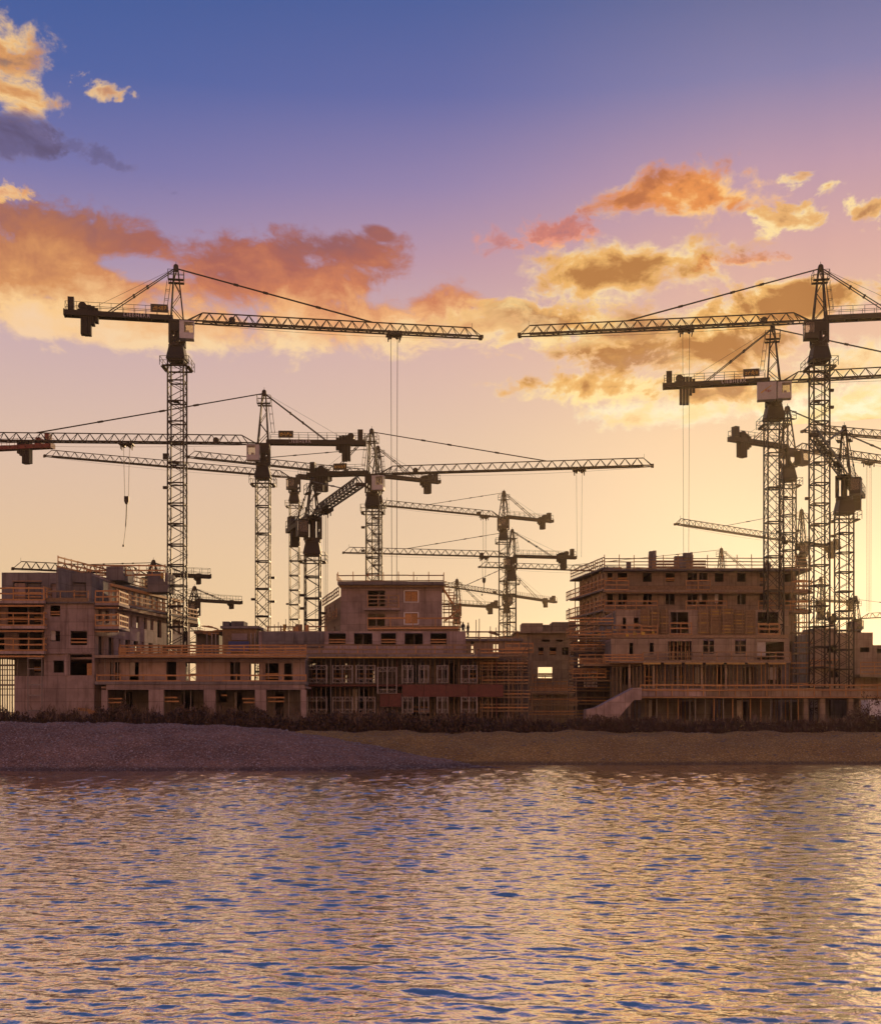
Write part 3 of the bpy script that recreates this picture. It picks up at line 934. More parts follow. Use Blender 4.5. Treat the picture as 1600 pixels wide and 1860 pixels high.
crane("smallest far crane beside the lit scaffold of the rooftop house", 829, 330, 1100, 1054, (700, 1092), 905, 1.9, sec=3.2, weights=.8)
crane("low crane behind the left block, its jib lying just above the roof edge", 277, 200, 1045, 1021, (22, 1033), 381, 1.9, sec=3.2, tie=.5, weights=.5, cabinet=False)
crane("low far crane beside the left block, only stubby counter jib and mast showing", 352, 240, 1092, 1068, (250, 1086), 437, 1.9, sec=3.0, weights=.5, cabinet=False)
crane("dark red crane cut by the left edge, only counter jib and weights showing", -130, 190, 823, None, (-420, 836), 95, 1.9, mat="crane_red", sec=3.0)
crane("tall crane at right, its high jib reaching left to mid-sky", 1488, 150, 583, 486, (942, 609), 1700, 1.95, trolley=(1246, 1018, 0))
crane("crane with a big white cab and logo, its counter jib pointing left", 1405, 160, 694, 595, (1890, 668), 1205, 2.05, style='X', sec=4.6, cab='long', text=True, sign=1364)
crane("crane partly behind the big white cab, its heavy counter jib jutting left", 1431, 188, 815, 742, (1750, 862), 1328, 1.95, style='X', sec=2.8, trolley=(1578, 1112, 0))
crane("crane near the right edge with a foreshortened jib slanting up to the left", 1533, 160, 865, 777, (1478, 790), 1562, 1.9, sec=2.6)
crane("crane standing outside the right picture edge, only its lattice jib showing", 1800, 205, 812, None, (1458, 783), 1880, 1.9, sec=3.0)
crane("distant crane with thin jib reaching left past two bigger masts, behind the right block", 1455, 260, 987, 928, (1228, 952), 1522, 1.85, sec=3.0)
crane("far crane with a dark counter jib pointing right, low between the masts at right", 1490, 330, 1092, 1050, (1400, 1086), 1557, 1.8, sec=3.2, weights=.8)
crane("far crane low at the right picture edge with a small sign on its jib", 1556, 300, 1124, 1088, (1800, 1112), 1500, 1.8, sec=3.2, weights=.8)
# ---------------------------------------------------------------- buildings under construction
def wall_mesh(L, z0, z1, ops, t, mat):
    us = sorted({0.0, L} | {min(max(q, 0), L) for o in ops for q in o[:2]})
    zs = sorted({z0, z1} | {min(max(q, z0), z1) for o in ops for q in o[2:4]})
    nu, nz = len(us) - 1, len(zs) - 1
    def solid(i, j):
        if i < 0 or j < 0 or i >= nu or j >= nz:
            return False
        u, z = (us[i] + us[i + 1]) / 2, (zs[j] + zs[j + 1]) / 2
        return not any(o[0] < u < o[1] and o[2] < z < o[3] for o in ops)
    V = {}; vs = []; fs = []
    def v(i, j, k):
        if (i, j, k) not in V:
            V[(i, j, k)] = len(vs); vs.append((us[i], t * k, zs[j]))
        return V[(i, j, k)]
    for i in range(nu):
        for j in range(nz):
            if not solid(i, j):
                continue
            fs.append((v(i, j, 0), v(i + 1, j, 0), v(i + 1, j + 1, 0), v(i, j + 1, 0)))
            fs.append((v(i, j, 1), v(i, j + 1, 1), v(i + 1, j + 1, 1), v(i + 1, j, 1)))
            if not solid(i - 1, j): fs.append((v(i, j, 0), v(i, j + 1, 0), v(i, j + 1, 1), v(i, j, 1)))
            if not solid(i + 1, j): fs.append((v(i + 1, j, 0), v(i + 1, j, 1), v(i + 1, j + 1, 1), v(i + 1, j + 1, 0)))
            if not solid(i, j - 1): fs.append((v(i, j, 0), v(i, j, 1), v(i + 1, j, 1), v(i + 1, j, 0)))
            if not solid(i, j + 1): fs.append((v(i, j + 1, 0), v(i + 1, j + 1, 0), v(i + 1, j + 1, 1), v(i, j + 1, 1)))
    m = bpy.data.meshes.new("wall"); m.from_pydata(vs, [], fs); m.materials.append(MATS[mat])
    return m

class Site:
    def __init__(s, name, label, cat, px, D, group=None):
        s.o = Vector((PX(px, D), D, GZ)); s.root = empty(name, s.o); tag(s.root, label, cat, group)
        s.cur = s.root
    def L(s, p):
        return Vector(p) - s.o
    def box(s, name, mat, x0, x1, y0, y1, z0, z1, parent=None):
        c = Vector(((x0 + x1) / 2, (y0 + y1) / 2, (z0 + z1) / 2))
        return ubox(name, mat, parent or s.root, s.L(c), (abs(x1 - x0), abs(y1 - y0), abs(z1 - z0)))
    def pbox(s, name, mat, xa, xb, ya, yb, D, depth, parent=None):
        """a box whose front face at depth D spans columns xa..xb and rows ya..yb of the photograph"""
        return s.box(name, mat, PX(xa, D), PX(xb, D), D, D + depth, PZ(yb, D), PZ(ya, D), parent)
    def beam(s, name, mat, a, b, w, h, parent=None):
        return ubeam(name, mat, parent or s.root, s.L(a), s.L(b), w, h)
    def wall(s, a, b, z0, z1, ops=(), t=.28, mat="concrete", name="wall"):
        a = Vector((a[0], a[1], 0)); b = Vector((b[0], b[1], 0)); d = b - a
        o = bpy.data.objects.new(name, wall_mesh(d.length, z0 - s.o.z, z1 - s.o.z, [(p[0], p[1], p[2] - s.o.z, p[3] - s.o.z) for p in ops], t, mat))
        o.location = (a.x - s.o.x, a.y - s.o.y, 0); o.rotation_euler = (0, 0, math.atan2(d.y, d.x))
        return link(o, s.root)
    def fwall(s, D, xa, xb, ya, yb, ops=(), t=.28, mat="concrete", name="wall"):
        X0 = PX(xa, D)
        q = [(PX(o[0], D) - X0, PX(o[1], D) - X0, PZ(o[3], D), PZ(o[2], D)) for o in ops]
        z0 = max(GZ - .5, PZ(yb, D))
        r = random.Random(int(D * 10 + xa))
        for o in ops:                                          # what stands in the raw openings
            if o[1] - o[0] < 8 or o[3] - o[2] < 12:
                continue
            k = r.random(); hgt = min(o[3], 1335) - o[2]
            if k < .27:
                for f_ in (.52, .74):
                    s.pbox("opening_board", "timber", o[0] + .3, o[1] - .3, o[2] + hgt * f_, o[2] + hgt * f_ + 2.2, D + .12, .05)
            elif k < .5:
                x_ = o[0] + (o[1] - o[0]) * r.uniform(.25, .7)
                s.pbox("shoring_prop", "galvanised", x_, x_ + 1.3, o[2], o[3], D + .6, .09)
            elif k < .6:
                x_ = o[0] + (o[1] - o[0]) * r.uniform(.3, .6)
                s.pbox("plastic_sheet", "sheet", o[0] + .2, x_, o[2] + .2, o[2] + hgt * r.uniform(.6, .98), D + .2, .02)
        return s.wall((X0, D), (PX(xb, D), D), z0, PZ(ya, D), q, t, mat, name)
    def rail(s, a, b, h=1.15, n=3, step=1.6, mat="timber", bh=.17, posts="timber", toe=True, over=0.0):
        a, b = Vector(a), Vector(b)
        g = empty("guardrail", (0, 0, 0), s.root)
        d = (b - a); Ln = d.length; k = max(1, round(Ln / step))
        back = Vector((-d.y, d.x, 0)).normalized() * .045
        for i in range(k + 1):
            p = a.lerp(b, i / k) + back
            hh = h + over + random.uniform(-.04, .1)
            ubox("guardrail_post", posts, g, s.L(p + Vector((0, 0, hh / 2))), (.10, .08, hh), (0, random.uniform(-.03, .03), math.atan2(d.y, d.x)))
        for j in range(n):
            z = bh / 2 + (h - bh) * (j / max(1, n - 1) if toe else (j + 1) / n)
            nb = max(1, round(Ln / 4.5))
            for i in range(nb):
                p, q = a.lerp(b, i / nb), a.lerp(b, (i + 1) / nb)
                jit = Vector((0, 0, random.uniform(-.04, .04)))
                ubeam("guardrail_board", mat, g, s.L(p + Vector((0, 0, z)) + jit - back * (i % 2) * .3), s.L(q + Vector((0, 0, z + random.uniform(-.04, .04))) - back * (i % 2) * .3), .045, bh)
        return g
    def prail(s, xa, xb, y, D, h=1.15, n=3, D2=None, y2=None, **kw):
        D2 = D2 or D
        za = PZ(y, D)
        return s.rail((PX(xa, D), D, za), (PX(xb, D2), D2, za), h, n, **kw)
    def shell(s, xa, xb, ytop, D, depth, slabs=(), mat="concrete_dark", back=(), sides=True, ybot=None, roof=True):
        """side walls, back wall and floor slabs behind a front wall"""
        x0, x1 = PX(xa, D), PX(xb, D)
        zt = PZ(ytop, D); zb = GZ - .5 if ybot is None else PZ(ybot, D)
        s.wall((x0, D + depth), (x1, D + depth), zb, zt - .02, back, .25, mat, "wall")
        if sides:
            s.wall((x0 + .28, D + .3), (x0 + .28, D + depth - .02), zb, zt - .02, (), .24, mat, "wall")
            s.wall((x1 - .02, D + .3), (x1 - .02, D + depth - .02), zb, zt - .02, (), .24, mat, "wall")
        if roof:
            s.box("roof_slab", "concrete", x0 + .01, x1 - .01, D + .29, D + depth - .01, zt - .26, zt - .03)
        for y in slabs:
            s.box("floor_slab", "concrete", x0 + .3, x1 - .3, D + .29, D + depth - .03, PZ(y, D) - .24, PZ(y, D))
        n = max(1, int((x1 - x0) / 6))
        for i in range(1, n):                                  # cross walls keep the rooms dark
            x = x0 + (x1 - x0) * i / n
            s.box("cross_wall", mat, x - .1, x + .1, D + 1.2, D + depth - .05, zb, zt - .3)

def prop(s, x, y, z0, z1, parent=None, mat="galvanised", r=.05):
    return s.box("shoring_prop", mat, x - r, x + r, y - r, y + r, z0, z1, parent)

# ===== left terraced block
D = 132.0
b = Site("apartment_block", "purple-grey concrete block at the left edge with balconies in timber guardrails", "building", 80, D)
b.fwall(D, 80, 171, 1093, 1335, [(91, 109, 1100, 1120), (91, 109, 1146, 1165), (128, 158, 1146, 1172), (97, 116, 1200, 1222), (127, 167, 1189, 1227)])
b.fwall(D + 2.2, -60, 82, 1093, 1183, [(-30, -8, 1103, 1136), (14, 74, 1102, 1137), (-20, 8, 1150, 1184), (34, 76, 1150, 1184)], mat="concrete")
b.fwall(D, 26, 79.8, 1228, 1335, [])
b.fwall(D + 2.2, 26, 82, 1185, 1330, [(52, 74, 1200, 1222)], mat="concrete_dark")
b.shell(-60, 171, 1093, D + 2.5, 14, (1140, 1186), ybot=1186)
b.shell(28, 171, 1187, D + 2.5, 14, (1230,), roof=False)
for y in (1091, 1137, 1183):
    b.pbox("balcony_slab", "concrete", -60, 80, y, y + 5, D - 1.0, 3.1)
    b.pbox("slab_formwork", "timber", -60, 79, y + 8, y + 11, D - .8, .25)
    b.prail(-60, 80, y, D - .95, 1.45, 3, step=1.75)
    b.rail((PX(80, D - .9), D - .9, PZ(y, D)), (PX(80, D - .9), D + 1.6, PZ(y, D)), 1.45, 3)
b.fwall(D + 4, 3, 166, 1040, 1094, [(24, 47, 1057, 1092), (48, 75, 1058, 1092), (92, 112, 1060, 1090), (131, 156, 1058, 1088)], mat="concrete_dark")
for (x0, x1, y0, y1, m_) in ((26, 46, 1059, 1092, "concrete"), (49, 74, 1060, 1092, "concrete_dark"), (93, 111, 1061, 1090, "concrete"), (132, 155, 1060, 1088, "concrete_dark")):
    b.pbox("formwork_panel", m_, x0, x1, y0, y1, D + 4.25, .1)
b.shell(3, 166, 1040, D + 4.3, 10, (), ybot=1094)
b.pbox("ledger_beam", "timber", 22, 76, 1055, 1056.2, D + 3.7, .08)
b.pbox("parapet_boards", "timber_grey", 84, 160, 1086, 1093, D - .3, .06)
b.prail(84, 160, 1091, D - .2, 1.1, 2, mat="timber_grey")
b.pbox("slab_edge", "concrete_dark", 81, 171, 1093, 1096, D - .35, 1.0)
b.pbox("sill_board", "timber", 129, 157, 1165.5, 1168, D - .06, .05)
b.pbox("floor_ledge", "concrete", 80, 172, 1184.5, 1187.5, D - .25, .24)
for x0, x1 in ((117.5, 123), (167.5, 172)):
    b.pbox("pier", "concrete", x0, x1, 1187.6, 1228, D - .14, .13)
b.pbox("plywood_sheet", "timber", 158, 167, 1205, 1227, D + .5, .03)
# corner balconies and the long wing running away from the lake
for y in (1095, 1138):
    b.pbox("balcony_slab", "concrete", 172.5, 216, y, y + 4.5, D - .6, 4.6)
    b.pbox("slab_formwork", "timber", 173, 215, y + 8, y + 10.5, D - .4, .2)
    z = PZ(y, D)
    b.prail(173, 216, y, D - .55, 1.35, 3, step=.9)
    b.rail((PX(216, D), D - .5, z), (PX(216, D), D + 4, z), 1.35, 3, step=.9)
wa, wb = Vector((PX(171.5, D), D + .02)), Vector((PX(345, 160), 160.0))
zr = PZ(1093, D); Lw = (wb - wa).length
ops = []
for k in range(3):
    zf = zr - 3.0 * (k + 1)
    u = 1.0
    while u < Lw - 1.5:
        w_ = random.choice((.9, 1.3, 1.3, .5))
        ops.append((u, u + w_, zf + (.9 if w_ < 1.2 else .15), zf + 2.3)); u += w_ + random.uniform(.8, 1.7)
b.wall(wa, wb, GZ - .5, zr, ops)
back_off = Vector((-7.5, 1.2))
b.wall(wa + back_off, wb + back_off, GZ - .5, zr - .02, (), .25, "concrete_dark", "wall")
b.wall(wb + back_off + Vector((.3, 0)), wb + Vector((-.3, 0)), GZ - .5, zr - .02, (), .25, "concrete_dark", "wall")
dvec = (wb - wa).normalized(); nvec = Vector((dvec.y, -dvec.x))
def along_wing(name, mat, u0, u1, off0, off1, z0, z1):
    c = wa + dvec * ((u0 + u1) / 2) + nvec * ((off0 + off1) / 2)
    return ubox(name, mat, b.root, b.L((c.x, c.y, (z0 + z1) / 2)), (u1 - u0, off1 - off0, z1 - z0), (0, 0, math.atan2(dvec.y, dvec.x)))
for k in range(4):
    along_wing("floor_slab", "concrete", .3, Lw - .3, -7.0, -.3, zr - 3 * k - .27, zr - 3 * k - .03)
along_wing("slab_edge", "concrete_dark", 5, Lw, 0.01, 1.1, zr - .05, zr + .2)
along_wing("slab_formwork", "timber_grey", 5.2, Lw, .2, 1.0, zr - .45, zr - .1)
p0 = wa + dvec * 5 + nvec * 1.0; p1 = wb + nvec * 1.0
b.rail((p0.x, p0.y, zr + .2), (p1.x, p1.y, zr + .2), 1.2, 3, step=1.2)
# set-back upper storey along the wing, with a sunlit row of openings
qa, qb = wa + dvec * 6.5 - nvec * 1.2, wb - nvec * 1.2
ops = []; u = .7
while u < (qb - qa).length - 1.4:
    ops.append((u, u + 1.0, zr + .35, zr + 2.3)); u += 1.75
b.wall(qa, qb, zr, zr + 2.75, ops, .2, "concrete_warm")
along_wing("ring_beam", "timber", 6.5, Lw, -1.15, -.9, zr + 2.35, zr + 2.65)
ra, rb = wa - nvec * 4.2, wb - nvec * 4.2
b.wall(ra, rb, zr, PZ(1040, D + 4) + .2, (), .25, "concrete_dark", "parapet_wall")
b.rail((ra.x, ra.y, PZ(1040, D + 4) + .2), (rb.x, rb.y, PZ(1040, D + 4) + .2), 1.2, 3)
b.pbox("stair_head", "concrete_dark", 193, 224, 1029, 1054, D + 12, 5)
b.pbox("stair_head", "concrete_dark", 268, 305, 1040, 1075, D + 16, 4)
b.prail(158, 300, 1046, D + 13, 1.3, 3)
for x in (241, 248, 297):
    b.pbox("shoring_prop", "galvanised", x, x + 1.3, 1032, 1056, D + 12, .09)
b.pbox("yellow_crate", "yellow_plastic", 292, 298, 1041, 1051, D + 15, .5)

# ===== scaffold bay at the far left edge
s_ = Site("scaffold_bay", "grid of upright scaffold tubes at the left edge, bright sky between them", "scaffold", 12, 133)
for i, x in enumerate((-14, -7, 0, 3.5, 8, 12, 17, 21, 26, 31)):
    s_.pbox("scaffold_tube", "steel", x, x + (1.8 if i % 2 else 1.1), 1189, 1330, 132.6 + (i % 3) * .5, .1)
for y in (1196, 1207, 1216, 1226, 1235, 1243, 1251, 1262):
    s_.pbox("scaffold_ledger", "steel", -14, 26, y, y + (3.2 if y in (1207, 1243) else 1.6), 132.4, .09)

# ===== ladder frame in front of the left block
s_ = Site("ladder_frame", "tall white ladder-like access frame against the left block's base wall", "scaffold", 63, 131.2)
for x in (50.5, 76):
    s_.pbox("upright", "galvanised", x - .6, x + .6, 1188, 1332, 131.2, .08)
for y in (1195, 1214, 1243, 1262, 1290):
    s_.pbox("rung", "galvanised", 51.2, 75.3, y, y + 1.8, 131.21, .06)

# ===== timber heap by the base wall
s_ = Site("timber_pile", "heap of loose orange formwork boards by the left base wall", "timber", 145, 129.5)
for i in range(26):
    x = random.uniform(108, 182); y = random.uniform(129.2, 130.6)
    z = GZ + .1 + random.uniform(0, 1) * max(.3, 2.9 - abs(x - 155) * .055)
    a_ = random.uniform(-.35, .35); l_ = random.uniform(1.2, 2.6); X_c = PX(x, y)
    s_.beam("board", "timber", (X_c - l_ / 2, y, z - a_ * .6), (X_c + l_ / 2, y + random.uniform(-.5, .5), z + a_ * .8), .05, .2)

# ===== low two-storey wing in front
D = 131.0
b = Site("two_storey_wing", "low two-storey concrete wing with a roof-edge timber guardrail, between the two taller parts", "building", 370, D)
b.fwall(D + 2.4, 172, 554, 1194, 1244, [(200, 206, 1203, 1240), (209, 217, 1203, 1240), (235, 252, 1203, 1240), (302, 320, 1202, 1240), (337, 356, 1203, 1240),
        (418, 436, 1203, 1240), (453, 471, 1206, 1240), (482, 506, 1205, 1240), (516, 532, 1205, 1240)])
Db = D + 2.7 + 11
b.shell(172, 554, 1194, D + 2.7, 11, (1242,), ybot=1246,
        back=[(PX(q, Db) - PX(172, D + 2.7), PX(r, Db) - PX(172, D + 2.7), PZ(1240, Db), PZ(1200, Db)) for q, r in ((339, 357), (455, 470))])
b.pbox("roof_slab_edge", "concrete_warm", 172, 556, 1190, 1195, D, 2.5)
b.pbox("edge_formwork", "timber", 215, 556, 1191.5, 1194, D - .07, .06)
b.prail(218, 556, 1190, D + .15, 1.1, 4, step=2.2)
b.pbox("terrace_slab", "concrete_dark", 172, 556, 1238, 1243.5, D - .1, 2.6)
b.prail(176, 556, 1239, D, .8, 2, step=2.4, mat="timber")
b.pbox("lintel_beam", "concrete", 193, 553, 1243.8, 1253, D, .5)
for x0, x1 in ((184, 195), (270, 297), (370, 391), (463, 483), (546, 556)):
    b.pbox("pier", "concrete", x0, x1, 1253.2, 1335, D + .02, .5)
b.fwall(D + 6, 184, 556, 1246, 1335, [(225, 240, 1258, 1320), (330, 352, 1256, 1320), (398, 412, 1256, 1276), (425, 440, 1258, 1320), (500, 515, 1258, 1320)], mat="concrete_dark")
b.pbox("floor_slab", "concrete", 184, 556, 1247, 1251, D + .55, 5.4)
for x0, x1, y in ((196, 222, 1268), (196, 222, 1275), (298, 322, 1266), (299, 325, 1273), (440, 465, 1268), (442, 464, 1275), (486, 517, 1266), (487, 516, 1273), (402, 412, 1262)):
    b.pbox("barrier_board", "timber", x0, x1, y, y + 2.6, D + .7, .05)
for x in (227, 334, 346, 428, 524):
    b.pbox("shoring_prop", "galvanised", x, x + 1.2, 1253, 1335, D + 1.2, .09)
for x in (190, 203, 213, 380, 425, 455, 487, 530, 545):
    b.pbox("shoring_prop", "galvanised", x, x + 1.3, 1196, 1239, D + 1.5, .09)

b.wall((PX(172, D), D + 14.5), (PX(556, D), D + 14.5), GZ - .5, PZ(1246, D + 2.7), (), .25, "concrete_dark", "wall")
# ===== hoist shed and stacked gear on the roof between the left block and the centre
s_ = Site("roof_shed", "dark stepped shed with a blue tarpaulin on the roof left of the open mast", "shed", 430, 150)
s_.pbox("wall", "timber_grey", 404, 466, 1142, 1200, 150, 6)
s_.pbox("roof", "concrete_dark", 400, 470, 1137, 1141.5, 149.6, 7)
s_.pbox("roof_box", "concrete_dark", 404, 416, 1129, 1136.7, 150.5, 3)
s_.pbox("roof_box", "concrete_dark", 420, 443, 1128.5, 1136.7, 150.5, 3)
s_.pbox("panel", "concrete", 421, 449, 1151, 1163, 149.85, .12)
s_.pbox("tarpaulin", "tarp_blue", 415, 452, 1165, 1184, 149.6, .2)
s_.pbox("lean_roof", "timber_grey", 352, 400, 1146, 1151, 152, 5)
s_.pbox("lean_wall", "concrete_dark", 356, 398, 1151.3, 1200, 153.5, 3)
for i in range(8):
    x = random.uniform(370, 402); y0 = random.uniform(1136, 1150)
    s_.beam("loose_board", "timber", (PX(x - 9, 151), 151, PZ(y0, 151)), (PX(x + 9, 151), 151.6, PZ(y0 + random.uniform(-5, 8), 151)), .06, .16)
for x in (375, 384, 391, 455, 462):
    s_.pbox("shoring_prop", "galvanised", x, x + 1.6, 1150, 1190, 148.5, .1)

# ===== central block: shored front, storey of big openings, rooftop house
D = 137.0
b = Site("shored_block", "central concrete block on white shoring frames with a row of five large dark openings", "building", 700, D)
b.pbox("deck_slab", "concrete_dark", 553, 906, 1189, 1193, D - .4, 8)
for k in range(9):
    x0 = 553 + k * 39.3
    b.pbox("edge_formwork", "formwork", x0, x0 + 38.6, 1193.2, 1195.6, D - .5, .14)
b.prail(475, 860, 1189, D - .2, 1.15, 3, step=2.2, mat="timber_grey")
b.fwall(D + 4.5, 555, 960, 1196, 1335, [(565, 590, 1205, 1240), (606, 630, 1205, 1240), (650, 680, 1205, 1240), (740, 770, 1205, 1240), (800, 830, 1205, 1242), (570, 600, 1252, 1300), (640, 670, 1252, 1300), (750, 780, 1266, 1300), (850, 880, 1205, 1240)], mat="concrete_dark")
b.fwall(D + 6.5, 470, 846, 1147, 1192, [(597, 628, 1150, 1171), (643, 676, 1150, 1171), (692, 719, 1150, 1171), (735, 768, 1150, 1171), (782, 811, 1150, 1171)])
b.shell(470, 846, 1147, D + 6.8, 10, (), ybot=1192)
b.fwall(D + 6.2, 476, 588, 1147.5, 1176, [], .2, "concrete_dark", "parapet_wall")
for x0, x1 in ((504, 533), (540, 552), (558, 580)):
    b.pbox("formwork_panel", "concrete_dark", x0, x1, 1150, 1170, D + 5.95, .16)
b.wall((PX(548, D), D + 15), (PX(965, D), D + 15), GZ - .5, PZ(1193, D), [(24.2, 25.4, PZ(1232, D), PZ(1210, D)), (7.2, 8.0, PZ(1236, D), PZ(1212, D))], .25, "concrete_dark", "wall")
for x in (553, 620, 690, 760, 830, 900, 962):
    b.box("cross_wall", "concrete_dark", PX(x, D) - .1, PX(x, D) + .1, D + 4.9, D + 14.9, GZ - .5, PZ(1194, D))
b.box("floor_slab", "concrete", PX(554, D), PX(960, D), D + 4.85, D + 14.9, PZ(1245, D), PZ(1241, D))
b.pbox("intermediate_slab", "rust_red", 555, 905, 1243.5, 1247, D + .3, 4)
for x0, x1 in ((731, 770), (770.5, 810), (810.5, 850), (850.5, 914)):
    b.pbox("formwork_panel", "rust_red", x0, x1, 1244, 1266, D - .1 + (x0 > 849) * .3, .12)
for x0, x1 in ((690, 706), (706.5, 729)):
    b.pbox("formwork_panel", "rust_red", x0, x1, 1259, 1284, D - .05, .12)
def shoring_frame(s, xs, ya, yb, D, h, diag=True):
    g = empty("shoring_frame", (0, 0, 0), s.root)
    za, zb, hh = PZ(ya, D), PZ(yb, D), h * D / F
    X = [PX(x, D) for x in xs]
    for x in X:
        s.box("upright", "galvanised", x - .07, x + .07, D - .07, D + .07, zb, za, g)
    for x0, x1 in zip(X, X[1:]):
        for zt in (za, zb + hh):
            s.box("ledger", "galvanised", x0 + .08, x1 - .08, D - .03, D + .03, zt - .07, zt, g)
            s.box("ledger", "galvanised", x0 + .08, x1 - .08, D - .03, D + .03, zt - hh, zt - hh + .07, g)
            if diag:
                xm = (x0 + x1) / 2
                s.beam("brace", "galvanised", (x0 + .1, D - .06, zt - hh + .05), (xm, D - .06, zt - .05), .05, .05, g)
                s.beam("brace", "galvanised", (xm, D - .06, zt - .05), (x1 - .1, D - .06, zt - hh + .05), .05, .05, g)
for xs in ((558.5, 575, 593.5), (604.5, 622, 640), (647, 664, 681), (731, 741, 750), (761, 770, 778), (794, 803, 813), (838, 852, 866)):
    shoring_frame(b, xs, 1208.5, 1241, D - .2, 8)
    shoring_frame(b, xs, 1266, 1296, D - .2, 8)
shoring_frame(b, (686, 703, 720), 1212, 1260, D - .3, 8)
for i, x in enumerate(list(np.arange(557, 905, 8.6)) + [915, 923, 931, 940, 948]):
    r_ = random.random()
    b.pbox("shoring_prop", "rust_red" if r_ < .3 else ("timber_grey" if r_ < .75 else "galvanised"), x, x + 1.5, 1196.5, 1335, D + .5 + random.uniform(0, 1.6), .1)
# right-hand, lower scaffolded end of the block
b.fwall(D + 9, 846, 945, 1164, 1200, [(856, 861, 1166, 1190), (896, 905, 1170, 1185)], mat="concrete_warm")
b.pbox("roof_slab", "concrete_dark", 846, 950, 1160, 1164, D + 8.5, 8)
for y, n_ in ((1186, 3), (1212, 2)):
    b.prail(866, 960, y + 12, D + 4, 1.2, n_, mat="timber_grey")
b.pbox("deck_slab", "timber_grey", 862, 962, 1199, 1202, D + 3.5, 4)
b.prail(918, 968, 1186, D + 7, 1.2, 3)
for x in np.arange(868, 966, 6.5):
    b.pbox("shoring_prop", "timber_grey", x, x + 1.5, 1203, 1330, D + 3.6 + random.uniform(0, 1), .1)
for x, h_ in ((864, 1126), (870, 1124), (890, 1138), (900, 1140), (905, 1136)):
    b.pbox("rebar_post", "steel", x, x + 1.2, h_, 1160, D + 9, .08)
b.prail(845, 940, 1160, D + 8.7, .9, 2, mat="timber_grey")
b.beam("loose_board", "timber_grey", (PX(888, 146), 146, PZ(1148, 146)), (PX(906, 146), 146.4, PZ(1153, 146)), .06, .3)
for x, h_ in ((498, 1134), (505, 1130), (509, 1136), (523, 1140), (552, 1135), (560, 1140)):
    b.pbox("rebar_post", "steel", x, x + 1.1, h_, 1150, D + 8, .08)
b.prail(486, 536, 1149, D + 7, .75, 2, mat="timber_grey")
b.prail(560, 592, 1149, D + 7, .75, 2, mat="timber_grey")
# parapet fence of the storey roof
b.prail(668, 832, 1143, D + 7, 1.4, 2, step=3.0, mat="timber", bh=.2)
b.pbox("parapet", "timber_grey", 668, 834, 1137, 1147, D + 7.4, .1)

D = 156.0
b = Site("rooftop_house", "two-storey grey concrete house on top of the central block, flat roof with rails", "building", 710, D)
b.fwall(D, 619, 803, 1062, 1150, [(668, 699, 1073, 1103), (735, 759, 1074, 1093), (668, 699, 1115, 1145), (735, 759, 1114, 1133)], mat="concrete")
b.shell(619, 803, 1062, D + .3, 9, (1108,), ybot=1150)
b.pbox("roof_slab", "concrete_dark", 613, 807, 1056.5, 1062, D - 1.2, 11)
b.pbox("roof_fascia", "timber_grey", 616, 805, 1062.2, 1067, D - .6, .1)
b.prail(614, 806, 1056.5, D - 1.1, .85, 2, step=1.9, mat="timber_grey", bh=.14, over=.35)
b.rail((PX(614, D), D - 1, PZ(1056.5, D)), (PX(614, D), D + 9, PZ(1056.5, D)), .85, 2)
b.rail((PX(806, D), D - 1, PZ(1056.5, D)), (PX(806, D), D + 9, PZ(1056.5, D)), .85, 2)
b.pbox("balcony_slab", "concrete", 661, 726, 1104, 1108, D - 1.1, 1.08)
b.prail(668, 724, 1104, D - 1.05, 1.6, 4, step=1.4, mat="timber_grey", bh=.14)
for y in (1074, 1114):
    fr = b.pbox("window_frame", "van_white", 733.4, 735.2, y - 1.5, y + 20.5, D - .05, .12)
    b.pbox("window_frame", "van_white", 758.8, 760.6, y - 1.5, y + 20.5, D - .05, .12)
    b.pbox("window_frame", "van_white", 735.3, 758.7, y - 1.6, y - .1, D - .05, .12)
    b.pbox("window_frame", "van_white", 735.3, 758.7, y + 19, y + 20.5, D - .05, .12)
    for k in range(2):
        b.pbox("window_board", "timber", 735.6 + k * 11.7, 746.6 + k * 11.7, y + .3, y + 18.6, D + .12, .05)
# side wing going back on the left, lower roof with a rail
la, lb = Vector((PX(618.5, D), D + .4)), Vector((PX(589, 172), 172.0))
zl = PZ(1083, D)
Lw2 = (lb - la).length
b.wall(lb, la, GZ + 6, zl, [(Lw2 - 6, Lw2 - 5, zl - 2.4, zl - .5), (Lw2 - 11, Lw2 - 9.8, zl - 2.4, zl - .5), (2, 3.2, zl - 2.4, zl - .5), (Lw2 - 6, Lw2 - 5, zl - 5.4, zl - 3.5)], .25, "concrete_warm")
b.rail((lb.x - .3, lb.y, zl + .1), (la.x - .3, la.y, zl + .1), 1.1, 3, mat="timber_grey")
b.rail((lb.x - .6, lb.y, zl - 2.7), (la.x - .6, la.y, zl - 2.7), 1.1, 3, mat="timber_grey")
